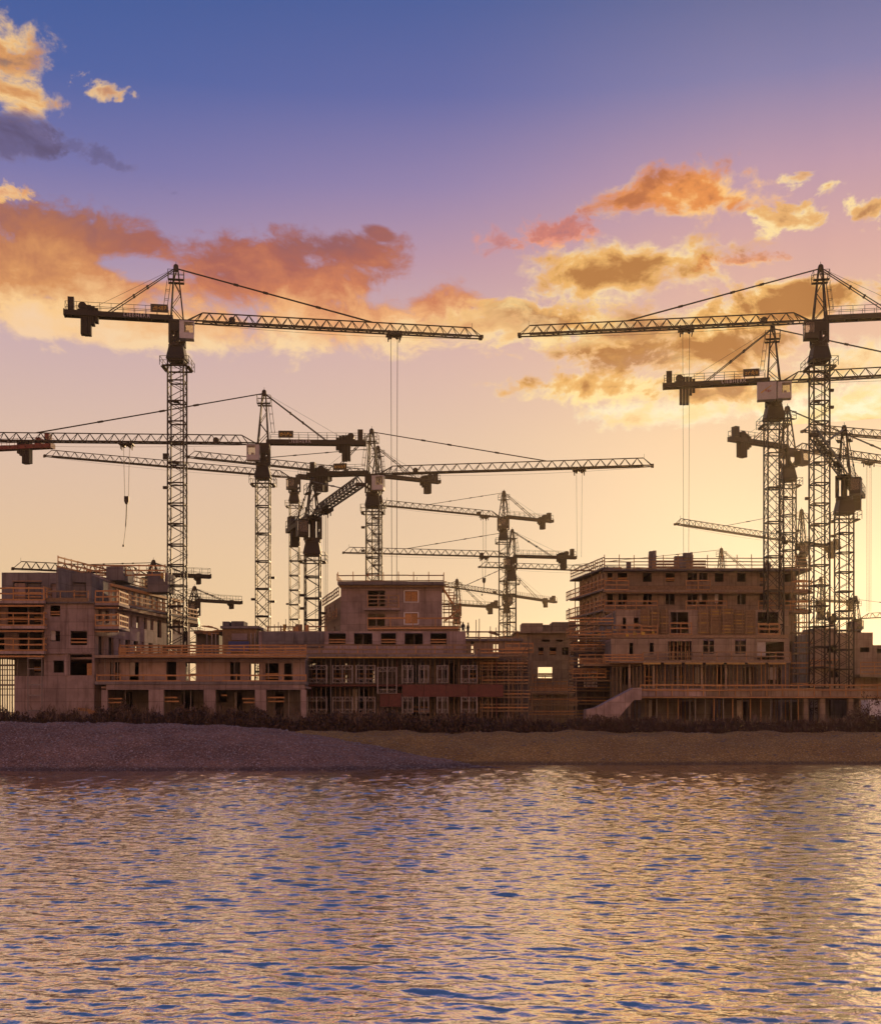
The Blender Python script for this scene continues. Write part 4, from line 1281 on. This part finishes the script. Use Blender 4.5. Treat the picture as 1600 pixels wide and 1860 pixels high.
# scaffold stair on the right flank, open to the low sun
sc = Site("scaffold_stair", "sunlit scaffold stair tower leaning on the right flank of the rooftop house", "scaffold", 820, 158)
for yD in (157.0, 159.5):
    for x in (806, 815, 824, 835):
        sc.pbox("scaffold_tube", "timber", x, x + 1.4, 1060 + (x - 806) * .9, 1150, yD, .09)
    for y in (1096, 1101, 1106, 1112, 1121, 1129, 1138):
        sc.pbox("scaffold_board", "timber_grey", 804, 838, y, y + 2.0, yD - .1, .05)
sc.beam("stair_stringer", "timber", (PX(803, 158), 158, PZ(1066, 158)), (PX(823, 158), 158, PZ(1098, 158)), .5, .25)
sc.beam("stair_stringer", "timber", (PX(836, 158), 158, PZ(1106, 158)), (PX(808, 158), 158, PZ(1128, 158)), .5, .22)
for k in range(7):
    sc.pbox("scaffold_board", "timber", 805 + k * 1.6, 811 + k * 3.2, 1056 + k * 5, 1057.6 + k * 5, 157.3, .05)

# ===== brown house between the centre and the right block
D = 200.0
b = Site("brown_house", "plain brown house with small square windows, far back between the two big blocks", "building", 990, D)
b.fwall(D, 938, 1048, 1150, 1330, [(978, 987, 1176, 1190), (998, 1010, 1176, 1190), (1021, 1033, 1176, 1190), (984, 998, 1162, 1166), (1010, 1022, 1162, 1166), (977, 1003, 1212, 1233), (950, 962, 1176, 1190)], mat="concrete_warm")
Db = D + 9.3
b.shell(938, 1048, 1150, D + .3, 9, (1172, 1204, 1236), mat="concrete_warm", back=[(PX(972, Db) - PX(938, D + .3), PX(1006, Db) - PX(938, D + .3), PZ(1232, Db), PZ(1209, Db))])
b.pbox("roof_slab", "concrete_warm", 934, 1050, 1147, 1150, D - .7, 10.2)
b.pbox("roof_house", "concrete_warm", 948, 986, 1132, 1147, D + 2, 5)
b.pbox("roof_house", "concrete_warm", 1003, 1046, 1130, 1147, D + 2.5, 5)
b.pbox("roof_house", "concrete_warm", 986.5, 1002, 1135, 1147, D + 3, 4)
b.prail(968, 1003, 1240, D - .6, 1.3, 3)
b.prail(972, 1030, 1252, D - 3, 1.3, 3)
b.pbox("deck_slab", "timber_grey", 965, 1035, 1258, 1262, D - 4, 4)
for x in np.arange(968, 1035, 6):
    b.pbox("shoring_prop", "timber_grey", x, x + 1.6, 1262, 1330, D - 3.6, .12)

# ===== right block
D = 178.0
b = Site("scaffolded_block", "large brown stepped block at right with timber balconies and a railed flat roof", "building", 1270, D)
rows_ = [(1041, 1057, ((1103, 1112), (1122, 1139), (1168, 1184), (1209, 1225), (1249, 1266), (1270, 1285), (1298, 1314), (1339, 1355), (1380, 1393), (1424, 1441))),
         (1077, 1098, ((1103, 1113), (1123, 1139), (1168, 1184), (1209, 1225), (1249, 1266), (1270, 1285), (1298, 1313), (1339, 1355), (1380, 1393), (1426, 1440))),
         (1114, 1134, ((1103, 1113), (1123, 1139), (1168, 1184), (1209, 1225), (1298, 1313)))]
b.fwall(D, 1099, 1444, 1036, 1165, [(x0, x1, y0, y1) for y0, y1, xs in rows_ for x0, x1 in xs], mat="concrete_warm")
b.shell(1099, 1444, 1036, D + .3, 13, (1073, 1110, 1148), mat="concrete_dark")
b.pbox("roof_slab", "concrete_dark", 1097, 1474, 1033.5, 1036.5, D - 1.4, 15)
b.prail(1098, 1472, 1033.5, D - 1.3, 1.6, 4, step=2.2, mat="timber_grey", bh=.13, over=.45)
for y, D_ in ((1072, D - 1.6), (1109, D - 1.8)):
    b.pbox("floor_slab_edge", "concrete_warm", 1097, 1474, y, y + 3, D_, 1.55)
    b.pbox("slab_formwork", "timber_grey", 1100, 1470, y + 3.3, y + 6, D_ + .2, 1.2)
for x0, x1, y in ((1098, 1142, 1072), (1246, 1290, 1072), (1444, 1474, 1072), (1098, 1194, 1109), (1246, 1320, 1109), (1378, 1474, 1109)):
    b.prail(x0, x1, y, D - 1.6, 1.45, 3, step=1.5, bh=.16)
b.pbox("parapet_boards", "timber_grey", 1142, 1246, 1064, 1071.5, D - 1.65, .08)
b.pbox("parapet_boards", "timber_grey", 1290, 1443, 1064, 1071.5, D - 1.65, .08)
for x0, x1, y0 in ((1180, 1185, 1001), (1186, 1192, 1000), (1226, 1253, 1010), (1242, 1253, 1004), (1254, 1258, 1003), (1139, 1146, 1020), (1390, 1400, 1022)):
    b.pbox("roof_box", "concrete_dark", x0, x1, y0, 1034, D + 2, 1.0)
for x0, x1 in ((1184, 1234), (1246, 1282)):
    for k in range(3):
        b.pbox("formwork_board", "timber_grey", x0, x1, 1018 + k * 5.2, 1022 + k * 5.2, D - 1.55, .05)
# receding left flank with balconies
fa, fb = Vector((PX(1099.5, D), D + .02)), Vector((PX(1052, 194), 194.0))
Lf = (fb - fa).length
zt = PZ(1036, D)
ops = []
for k in range(5):
    u = .6
    while u < Lf - 1.2:
        ops.append((u, u + .95, zt - 3 * k - 2.3, zt - 3 * k - .5)); u += 2.3
b.wall(fb, fa, GZ - .5, zt, [(Lf - q[1], Lf - q[0], q[2], q[3]) for q in ops], .28, "concrete_warm")
for k in range(6):
    z = zt - 3.0 * k
    c0 = Vector((PX(1099, D), D - 1.2)); c1 = Vector((PX(1040, 194), 194.0)); c2 = Vector((PX(1036, 200), 200.0))
    mid = (c0 + c1) / 2; dd = c1 - c0
    ang = math.atan2(dd.y, dd.x)
    nn = Vector((dd.y, -dd.x)).normalized()
    if nn.x > 0: nn = -nn
    ubox("balcony_slab", "concrete_dark", b.root, b.L((mid.x - nn.x * .9, mid.y - nn.y * .9, z + .08 - (.0 if k else -.1))), (dd.length + .6, 2.6, .24), (0, 0, ang))
    e0, e1 = c0 + nn * .35, c1 + nn * .35
    b.rail((e1.x, e1.y, z + .2), (e0.x, e0.y, z + .2), 1.45 if k else 1.6, 4 if k == 0 else 3, step=1.1, mat="timber_grey" if k == 0 else "timber", bh=.15)
    if 0 < k < 4:
        b.rail((PX(1030, 196), 197.5, z + .2), (e1.x, e1.y, z + .2), 1.45, 3, step=1.0, mat="timber_grey")
    for t_ in (.15, .4, .65, .9):
        p = c0.lerp(c1, t_) + nn * .1
        prop(b, p.x, p.y, z - 2.75, z - .06, mat="timber_grey", r=.06)
# stepped middle storey with formwork panels
D2 = 160.0
b.fwall(D2, 1118, 1432, 1108, 1164, [(1131, 1137, 1122, 1142), (1151, 1160, 1122, 1142), (1218, 1250, 1112, 1150), (1376, 1414, 1112, 1150)], mat="concrete_warm")
b.shell(1118, 1432, 1108, D2 + .3, 16, (), mat="concrete_dark", ybot=1164)
for x0, x1 in ((1163, 1180), (1181, 1198), (1199, 1214), (1268, 1288), (1289, 1310), (1311, 1332), (1333, 1352), (1353, 1372)):
    g = empty("formwork_panel", (0, 0, 0), b.root)
    y0 = 1106 + random.uniform(-2, 3); y1 = 1152
    b.pbox("panel_sheet", "timber_grey", x0, x1, y0, y1, D2 - .5, .05, g)
    for k in range(8):
        yy = y0 + (y1 - y0) * (k + .3) / 8
        b.pbox("waler", "formwork" if random.random() < .25 else "timber_grey", x0 + .4, x1 - .4, yy, yy + 2.0, D2 - .64, .13, g)
    for q in (x0 + 2.5, x1 - 4):
        b.pbox("soldier", "timber_grey", q, q + 1.5, y0 - 3, y1, D2 - .75, .1, g)
b.pbox("working_platform", "timber_grey", 1100, 1432, 1153, 1159, D2 - 1.6, 1.55)
b.prail(1100, 1164, 1153, D2 - 1.5, 1.3, 3, step=1.0)
b.prail(1166, 1194, 1153, D2 - 1.5, 1.2, 3); b.prail(1217, 1256, 1153, D2 - 1.5, 1.6, 3); b.prail(1378, 1416, 1153, D2 - 1.5, 1.4, 3)
for x, y in ((1086, 1150), (1137, 1152), (1150, 1149), (1165, 1148), (1184, 1147)):
    b.pbox("yellow_crate", "yellow_plastic", x, x + random.uniform(3, 7), y, y + random.uniform(3, 6), D2 - 1.7, .3)
# lower storeys
D3 = 150.0
b.fwall(D3, 1110, 1434, 1160, 1205, [(1143, 1150, 1168, 1190), (1180, 1187, 1168, 1188), (1213, 1256, 1165, 1204), (1277, 1297, 1161, 1188), (1335, 1355, 1161, 1188), (1375, 1424, 1166, 1204)], mat="concrete_warm")
b.shell(1110, 1434, 1160, D3 + .3, 12, (), mat="concrete_dark", ybot=1206)
for x in (1277, 1335):
    b.pbox("window_bar", "timber_grey", x + 9.2, x + 10.8, 1161, 1188, D3 + .05, .1)
    b.pbox("window_bar", "timber_grey", x, x + 20, 1172, 1174, D3 + .06, .08)
for x in range(1216, 1256, 7):
    b.pbox("shoring_prop", "timber", x, x + 1.3, 1165, 1204, D3 + .6, .09)
b.pbox("floor_slab_edge", "concrete_warm", 1108, 1436, 1201, 1204, D3 - 1.5, 1.6)
for k in range(7):
    b.pbox("edge_formwork", "formwork", 1168 + k * 38, 1200 + k * 38, 1203.8, 1207, D3 - 1.62, .14)
b.prail(1168, 1436, 1201, D3 - 1.4, 1.15, 3, step=1.9, mat="timber_grey")
b.prail(1098, 1166, 1206, D3 - .5, 1.2, 4, step=1.0, D2=D3 - 1)
b.pbox("working_platform", "timber_grey", 1060, 1166, 1206, 1210, D3 + .5, 3)
b.prail(1052, 1110, 1206, D3 + 3, 1.2, 3, step=1.0); b.prail(1042, 1110, 1183, D3 + 9, 1.2, 3, step=1.0); b.prail(1036, 1105, 1162, D3 + 16, 1.2, 3, step=1.0); b.prail(1040, 1100, 1232, D3 + 2, 1.2, 3, step=1.0)
for y, dd_ in ((1186, 9), (1165, 16), (1235, 2)):
    b.pbox("working_platform", "timber_grey", 1036, 1110, y, y + 3, D3 + dd_ + .1, 2.5)
b.fwall(D3 + 9, 1042, 1112, 1165, 1330, [(1052, 1062, 1172, 1186), (1075, 1085, 1172, 1186), (1050, 1060, 1196, 1212), (1080, 1092, 1196, 1212), (1060, 1085, 1220, 1250)], mat="concrete_dark")
b.fwall(D3 + 4.5, 1108, 1434, 1207, 1330, [(1130, 1150, 1212, 1244), (1172, 1190, 1212, 1244), (1225, 1240, 1212, 1244), (1262, 1280, 1212, 1244), (1300, 1322, 1212, 1244), (1350, 1372, 1212, 1244), (1395, 1420, 1212, 1244)], mat="concrete_dark")
for i, x in enumerate(np.arange(1112, 1434, 7.3)):
    wide = i % 6 == 4
    b.pbox("column" if wide else "shoring_prop", "concrete_warm" if wide else random.choice(("timber", "timber_grey", "timber_grey")), x, x + (4.2 if wide else 1.5), 1207.2, 1330, D3 - .8 + random.uniform(0, 1.5), .14)
# terrace with parapet that runs off to the right
D4 = 142.0
b.pbox("terrace_slab", "concrete_warm", 1163, 1680, 1265, 1268.5, D4, 8.2)
for k in range(13):
    x0 = 1164 + k * 39.6
    b.pbox("parapet_panel", "concrete" if k < 3 else "concrete_warm", x0, x0 + 39.2, 1251, 1264.8, D4, .18)
    b.pbox("edge_formwork", "timber", x0, x0 + 39, 1266, 1268, D4 - .06, .05)
b.prail(1163, 1680, 1264.5, D4 - .12, 1.35, 2, step=1.85, toe=False)
b.fwall(D4 + 5, 1163, 1560, 1269, 1335, [(1178, 1190, 1272, 1330), (1230, 1262, 1272, 1330), (1290, 1312, 1272, 1330), (1338, 1364, 1272, 1330), (1400, 1450, 1272, 1330), (1470, 1486, 1272, 1330), (1505, 1540, 1272, 1330)], mat="concrete_dark")
b.shell(1163, 1560, 1270, D4 + 5.3, 9, (), mat="concrete_dark", roof=False)
for x0, x1 in ((1460, 1468), (1489, 1499), (1541, 1550), (1590, 1600)):
    b.pbox("column", "concrete_warm", x0, x1, 1268.7, 1335, D4 + .3, .6)
for x in (1172, 1192, 1212, 1231, 1252, 1262, 1280, 1296, 1313, 1330, 1347, 1362, 1381, 1399, 1418, 1436, 1449):
    b.pbox("shoring_prop", random.choice(("timber", "timber_grey", "galvanised")), x, x + 1.6, 1268.7, 1330, D4 + .5 + random.uniform(0, 1.2), .1)
# concrete stair ramp
rm = MB()
zA, zB = PZ(1250, 140), PZ(1287, 140)
xA, xB, xC = PX(1162, 140), PX(1148, 140), PX(1062, 140)
rm.prism([(xC - b.o.x, zB - GZ - .15), (xC - b.o.x + 1.2, zB - GZ + .1), (xB - b.o.x, zA - GZ), (xA - b.o.x, zA - GZ), (xA - b.o.x, zA - GZ - 1.4), (xB - b.o.x, zA - GZ - 1.4), (xB - b.o.x - 3.2, -.3), (xC - b.o.x, -.3)], 138.6 - b.o.y, 141.5 - b.o.y)
rm.build("stair_ramp", "concrete", b.root)

# ===== far right house
D = 190.0
b = Site("stepped_house", "orange-brown stepped house behind the masts at the right picture edge", "building", 1550, D)
b.fwall(D, 1470, 1583.5, 1149, 1330, [(1501, 1521, 1172, 1186), (1503, 1509, 1152, 1160), (1562, 1579, 1176, 1185), (1508, 1513, 1219, 1231), (1517, 1522, 1219, 1231), (1500, 1512, 1199, 1206)], mat="concrete_warm")
b.shell(1470, 1583, 1149, D + .3, 10, (1170, 1194, 1236), mat="concrete_dark")
b.fwall(D + .2, 1584, 1690, 1172, 1330, [(1592, 1602, 1178, 1186), (1620, 1640, 1178, 1190)], mat="concrete_warm")
b.shell(1584, 1690, 1172, D + .5, 9, (1196,), mat="concrete_dark")
b.pbox("roof_house", "concrete_warm", 1478, 1521, 1141, 1149, D + 1, 6)
b.pbox("roof_house", "concrete_warm", 1549, 1557, 1128, 1149, D + 3, 3)
b.pbox("roof_slab", "concrete_dark", 1555, 1566, 1143, 1145, D + 1, 2)
b.prail(1500, 1521, 1145, D + .5, 1.0, 3, mat="timber_grey")
b.pbox("balcony_slab", "concrete_warm", 1562, 1640, 1225, 1230, D - 4, 4)
b.prail(1563, 1640, 1225, D - 3.9, 1.9, 4, step=2.4)
b.prail(1470, 1524, 1210, D - .8, 1.0, 2)
b.pbox("balcony_slab", "concrete_warm", 1470, 1548, 1210, 1214, D - .9, .88)
b.pbox("red_board", "logo_red", 1583.8, 1585.2, 1149, 1172, D - .1, .06)

# ===== scaffolds and loose site gear
def scaffold(name, label, xa, xb, ytop, ybot, D, depth=1.6, bay=15.0, lift=24.0):
    s = Site(name, label, "scaffold", (xa + xb) / 2, D)
    r = random.Random(int(xa))
    n = max(1, round((xb - xa) / bay))
    for i in range(n + 1):
        x = xa + (xb - xa) * i / n
        for d_ in (0, depth):
            s.pbox("scaffold_tube", r.choice(("steel", "timber_grey", "timber_grey")), x - .7, x + .7, ytop - r.uniform(3, 12), 1335, D + d_, .08)
    y = ytop
    while y < ybot:
        x0 = xa - r.uniform(-4, 3); x1 = xb + r.uniform(-4, 3)
        s.pbox("scaffold_deck", "timber_grey", x0, x1, y + lift - 2.5, y + lift, D - .1, depth + .25)
        for f_ in (.42, .66):
            s.pbox("scaffold_board", "timber" if r.random() < .6 else "timber_grey", x0, x1, y + lift * f_, y + lift * f_ + 2.3, D - .14, .05)
        i = r.randrange(n)
        xi = xa + (xb - xa) * i / n; xj = xa + (xb - xa) * (i + 1) / n
        s.beam("scaffold_brace", "steel", (PX(xi, D), D - .2, PZ(y + lift, D)), (PX(xj, D), D - .2, PZ(y, D)), .06, .06)
        y += lift
    return s
scaffold("scaffold", "dense timber-decked scaffold wrapped round the left flank of the right block", 1033, 1112, 1112, 1290, 156.5)
scaffold("scaffold", "low timber scaffold in front of the brown house, left of the ramp", 962, 1046, 1238, 1290, 150.0, lift=22)
scaffold("scaffold", "scaffold with plank decks closing the right end of the central block", 872, 960, 1168, 1290, 138.2, lift=25)
scaffold("scaffold", "scaffold around the far right corner of the large right block", 1438, 1478, 1040, 1262, 172.0, lift=37, bay=13)
def clutter(label, name, px, D, z, n, spread):
    s = Site(name, label, "building gear", px, D)
    r = random.Random(int(px * 3))
    for i in range(n):
        X = PX(px, D) + r.uniform(-spread, spread); Y = D + r.uniform(-.5, .6); h_ = r.uniform(.25, 1.1); w_ = r.uniform(.3, 1.0)
        k = r.random()
        if k < .45:
            s.box("crate", r.choice(("timber", "timber_grey", "concrete_dark", "yellow_plastic", "tarp_blue")), X - w_ / 2, X + w_ / 2, Y - .3, Y + .3, z, z + h_)
        elif k < .75:
            s.beam("loose_board", "timber", (X - 1.0, Y, z + .08 + i * .05), (X + 1.2, Y + r.uniform(-.3, .3), z + .12 + i * .05 + r.uniform(0, .3)), .2, .06)
        else:
            s.box("starter_bar", "steel", X - .03, X + .03, Y - .03, Y + .03, z, z + r.uniform(.8, 1.7))
clutter("crates, boards and bars lying on the low wing roof near the left block", "stacked_gear", 262, 136, PZ(1190, 131) + .02, 9, 3.2)
clutter("boards and bars stacked on the low wing roof before the blue tarpaulin", "stacked_gear", 455, 137, PZ(1190, 131) + .02, 9, 3.5)
clutter("crates and bars on the roof just left of the rooftop house", "stacked_gear", 560, 147, PZ(1147, 143.8) + .02, 9, 3.5)
clutter("boards and crates on the flat roof of the rooftop house", "stacked_gear", 700, 160, PZ(1056.5, 154.8) + .02, 7, 5)
clutter("crates and upright bars on the right block's roof, left half", "stacked_gear", 1160, 184, PZ(1033.5, 176.6) + .02, 9, 4.5)
clutter("crates and upright bars on the right block's roof, right half", "stacked_gear", 1340, 184, PZ(1033.5, 176.6) + .02, 10, 6)
clutter("gear piled on the terrace slab below the stepped house", "stacked_gear", 1500, 146, PZ(1265, 142) + .02, 8, 4)
# ---------------------------------------------------------------- undergrowth, stones, people, truck
def blade_mesh(name, P0, size, mat, up=.5):
    n = len(P0)
    d = rng.normal(size=(n, 3)); d[:, 2] = np.abs(d[:, 2]) + up; d /= np.linalg.norm(d, axis=1, keepdims=True)
    s = rng.normal(size=(n, 3)); s -= d * np.sum(s * d, 1, keepdims=True); s /= np.linalg.norm(s, axis=1, keepdims=True)
    L_ = (size * rng.uniform(.6, 1.5, n))[:, None]; W_ = L_ * (rng.uniform(.16, .42, n) if up < 2 else rng.uniform(.02, .05, n))[:, None]
    v = np.stack([P0, P0 + d * L_ * .5 + s * W_, P0 + d * L_, P0 + d * L_ * .45 - s * W_], 1).reshape(-1, 3)
    f = np.arange(4 * n).reshape(n, 4)
    m = bpy.data.meshes.new(name)
    m.vertices.add(4 * n); m.vertices.foreach_set("co", v.astype(np.float32).ravel())
    m.loops.add(4 * n); m.loops.foreach_set("vertex_index", f.ravel().astype(np.int32))
    m.polygons.add(n); m.polygons.foreach_set("loop_start", np.arange(0, 4 * n, 4, dtype=np.int32))
    m.update(calc_edges=True); m.materials.append(MATS[mat])
    return m
n = 90000
UX = rng.uniform(-62, 62, n); UY = 121.5 + 6.5 * rng.random(n)
upx = UX * F / 125 + 800
top = np.interp(upx, [-400, 0, 200, 400, 560, 700, 900, 1200, 1500, 1600, 1900], [1278, 1277, 1277, 1279, 1285, 1291, 1297, 1303, 1304, 1299, 1296])
hh = CAMH + (HOR - top) * 125 / F - GZ
lump = .66 + .17 * np.sin(UX * .37 + .8) * np.sin(UX * .11) + .12 * np.sin(UX * .9) + .10 * np.sin(UX * 2.3 + 1.3 + .4 * UY) + .08 * np.sin(UX * 5.1 + UY) + .05 * np.sin(UX * 9.7) + .05 * rng.normal(size=n)
prof = np.sin(np.clip((UY - 121.3) / 3.2, 0, 1) * math.pi / 2)
UZ = GZ - .2 + (hh * lump * prof + .15) * rng.random(n) ** .75
und = link(bpy.data.objects.new("undergrowth", blade_mesh("undergrowth", np.stack([UX, UY, UZ], 1), .25, "leaf")))
k2 = 7000
sx2 = rng.uniform(-62, 62, k2); sy2 = 121.2 + 6.0 * rng.random(k2)
keep = (np.sin(sx2 * .8 + 1) + np.sin(sx2 * 2.9)) * .5 + rng.normal(0, .5, k2) > .1
sx2, sy2 = sx2[keep], sy2[keep]
h2 = np.interp(sx2, UX[np.argsort(UX)][::50], hh[np.argsort(UX)][::50])
st = blade_mesh("tall_weeds", np.stack([sx2, sy2, GZ + h2 * rng.uniform(.25, .75, len(sx2))], 1), .75, "leaf_pale", 2.6)
tw = link(bpy.data.objects.new("tall_weeds", st)); kind(tw, "stuff"); tw["label"] = "thin dry weed stems rising from the bushes"
kind(und, "stuff"); und["label"] = "dark strip of weeds and low bushes along the bank top"

def young_tree(label, px, D, h, pale):
    r = empty("young_tree", (PX(px, D), D, GZ)); tag(r, label, "tree")
    t = MB(); p = Vector((0, 0, -.2)); pts = [p]
    for i in range(6):
        p = p + Vector((random.uniform(-.12, .2), random.uniform(-.1, .1), h / 6)); pts.append(p)
    for i, (a_, b_) in enumerate(zip(pts, pts[1:])):
        t.cyl(a_, b_, .07 * (1 - i / 8), .07 * (1 - (i + 1) / 8), 7)
    tips = []
    for i in range(9):
        a_ = pts[random.randint(2, 6)]; e = a_ + Vector((random.uniform(-.9, .9), random.uniform(-.6, .6), random.uniform(.2, .9)))
        t.cyl(a_, e, .025, .01, 5); tips.append(e)
    t.build("trunk", "bark", r)
    q = np.concatenate([np.array(e)[None] + rng.normal(0, .28, (60, 3)) for e in tips])
    link(bpy.data.objects.new("crown", blade_mesh("crown", q, .16, "leaf_pale" if pale else "leaf")), r)
young_tree("thin bent sapling before the pale truck at the right edge", 1581, 127, 3.4, False)
young_tree("small sapling with pale leaves beside the right-hand columns", 1562, 126.5, 1.9, True)

def stones(name, X, Y, Z, S, mat, label):
    o = np.array([(1, 0, 0), (0, 1, 0), (-1, 0, 0), (0, -1, 0), (0, 0, 1), (0, 0, -1)], float)
    fc = np.array([(0, 1, 4), (1, 2, 4), (2, 3, 4), (3, 0, 4), (1, 0, 5), (2, 1, 5), (3, 2, 5), (0, 3, 5)])
    k = len(X)
    v = o[None] * (S[:, None, None] * rng.uniform(.5, 1.2, (k, 6, 1))) * np.array([1.2, 1.0, .65]) + np.stack([X, Y, Z], 1)[:, None]
    f = fc[None] + 6 * np.arange(k)[:, None, None]
    m = bpy.data.meshes.new(name)
    m.vertices.add(6 * k); m.vertices.foreach_set("co", v.astype(np.float32).ravel())
    m.loops.add(24 * k); m.loops.foreach_set("vertex_index", f.ravel().astype(np.int32))
    m.polygons.add(8 * k); m.polygons.foreach_set("loop_start", np.arange(0, 24 * k, 3, dtype=np.int32))
    m.update(calc_edges=True); m.materials.append(MATS[mat])
    ob = link(bpy.data.objects.new(name, m)); kind(ob, "stuff"); ob["label"] = label
def on_grid(xs, ys, Zg, x, y):
    i = np.clip(np.searchsorted(xs, x) - 1, 0, len(xs) - 2); j = np.clip(np.searchsorted(ys, y) - 1, 0, len(ys) - 2)
    u = (x - xs[i]) / (xs[i + 1] - xs[i]); w = (y - ys[j]) / (ys[j + 1] - ys[j])
    return Zg[j, i] * (1 - u) * (1 - w) + Zg[j, i + 1] * u * (1 - w) + Zg[j + 1, i] * (1 - u) * w + Zg[j + 1, i + 1] * u * w
k = 6500
sx = rng.uniform(-50, 6, k); sy = rng.uniform(97.5, 113, k); sz = on_grid(mx, my, Zm, sx, sy)
ok = sz > -.1
stones("pebbles", sx[ok], sy[ok], sz[ok] + .01, rng.uniform(.03, .10, k)[ok] * (1 + 1.6 * (rng.random(k)[ok] > .97)), "pebble", "scattered pale pebbles on the grey mound")
sx = rng.uniform(-12, 58, k); sy = rng.uniform(107.5, 123, k); sz = ground_profile(sx, sy)
ok = sz > -.1
stones("gravel", sx[ok], sy[ok], sz[ok] + .01, rng.uniform(.03, .08, k)[ok] * (1 + 1.8 * (rng.random(k)[ok] > .97)), "pebble_brown", "scattered stones on the brown bank")

def person(label, px, D, zf, lean, face):
    s = 1.75
    r = empty("person", (PX(px, D), D, zf), None, face); tag(r, label, "person", "workers on the central roof")
    J = {"pel": (0, 0, .52, .085), "bel": (0, 0, .60, .080), "che": (lean * .02, 0, .72, .095), "nec": (lean * .04, 0, .82, .04), "hea": (lean * .05, -.01, .88, .052), "top": (lean * .05, -.01, .95, .05),
         "lsh": (-.10, 0, .79, .045), "lel": (-.14, -.02, .64, .032), "lha": (-.11, -.10, .55, .026), "rsh": (.10, 0, .79, .045), "rel": (.14, .01, .63, .032), "rha": (.13, -.04, .50, .026),
         "lhi": (-.055, 0, .48, .06), "lkn": (-.065, -.015, .27, .042), "lan": (-.07, .01, .05, .03), "lto": (-.075, -.08, .02, .024),
         "rhi": (.055, 0, .48, .06), "rkn": (.07, -.03, .27, .042), "ran": (.075, .02, .05, .03), "rto": (.08, -.07, .02, .024)}
    E = ["pel-bel", "bel-che", "che-nec", "nec-hea", "hea-top", "che-lsh", "lsh-lel", "lel-lha", "che-rsh", "rsh-rel", "rel-rha", "pel-lhi", "lhi-lkn", "lkn-lan", "lan-lto", "pel-rhi", "rhi-rkn", "rkn-ran", "ran-rto"]
    ks = list(J)
    m = bpy.data.meshes.new("body"); m.from_pydata([tuple(c * s for c in J[q][:3]) for q in ks], [tuple(ks.index(w) for w in e.split("-")) for e in E], [])
    m.materials.append(MATS["cloth_dark"])
    o = link(bpy.data.objects.new("body", m), r)
    md = o.modifiers.new("skin", 'SKIN'); md.use_smooth_shade = True
    for i, q in enumerate(ks):
        sv_ = m.skin_vertices[0].data[i]; sv_.radius = (J[q][3] * s, J[q][3] * s * .85); sv_.use_root = q == "pel"
    o.modifiers.new("smooth", 'SUBSURF').levels = 1
    hx = J["top"]
    MB().cyl((hx[0] * s, hx[1] * s, .94 * s), (hx[0] * s, hx[1] * s, 1.0 * s), .062 * s, .035 * s, 12).box(hx[0] * s - .06, hx[0] * s + .06, hx[1] * s - .17, hx[1] * s - .05, .935 * s, .945 * s).build("helmet", "helmet", r)
zroof = PZ(1160, 145.5) + .02
person("worker in dark clothes, left of the two figures on the central roof", 841, 147.0, zroof + .35, 0, R(20))
person("worker in dark clothes, right of the two figures on the central roof", 850, 147.6, zroof + .3, 1, R(-60))

t = Site("box_truck", "white box truck half hidden behind weeds at the right edge", "truck", 1600, 131)
x0 = PX(1577, 131); z0 = GZ
bd = MB().box(0, 5.2, 0, 2.3, .95, 3.25); bd.box(-.02, 5.22, -.02, 2.32, 3.26, 3.32)
bd.build("cargo_box", "van_white", t.root, t.L((x0, 131, z0)))
cbm = MB().prism([(0, .6), (1.75, .6), (1.75, 1.35), (1.35, 2.35), (0, 2.4)], .05, 2.2)
cbm.build("driver_cab", "van_white", t.root, t.L((x0 + 5.3, 131, z0)))
MB().prism([(.35, 1.45), (1.55, 1.45), (1.25, 2.2), (.35, 2.2)], .03, .06).build("cab_window", "glass", t.root, t.L((x0 + 5.3, 131, z0)))
ubox("chassis", "steel", t.root, t.L((x0 + 3.4, 132.1, z0 + .72)), (6.9, .9, .3))
for wx_ in (1.1, 6.0):
    for wy_ in (.1, 1.95):
        MB().cyl((wx_, wy_, .45), (wx_, wy_ + .28, .45), .45, n=16).build("wheel", "rubber", t.root, t.L((x0, 131, z0)))
# ---------------------------------------------------------------- hazy evening air over the whole place
hm = bpy.data.materials.new("haze_air"); hm.use_nodes = True
ht = NT(hm.node_tree); ht.n.clear()
hv = ht.add('ShaderNodeVolumePrincipled')
hv.inputs['Color'].default_value = (1.0, .80, .52, 1)
hv.inputs['Density'].default_value = .00011
hv.inputs['Anisotropy'].default_value = .76
ho = ht.add('ShaderNodeOutputMaterial')
ht.l.new(hv.outputs[0], ho.inputs['Volume'])
MATS["haze_air"] = hm
haze = MB().box(-930, 930, -160, 1530, -7, 66).build("haze", "haze_air")
kind(haze, "stuff"); haze["label"] = "thin warm evening haze over the lake and site"
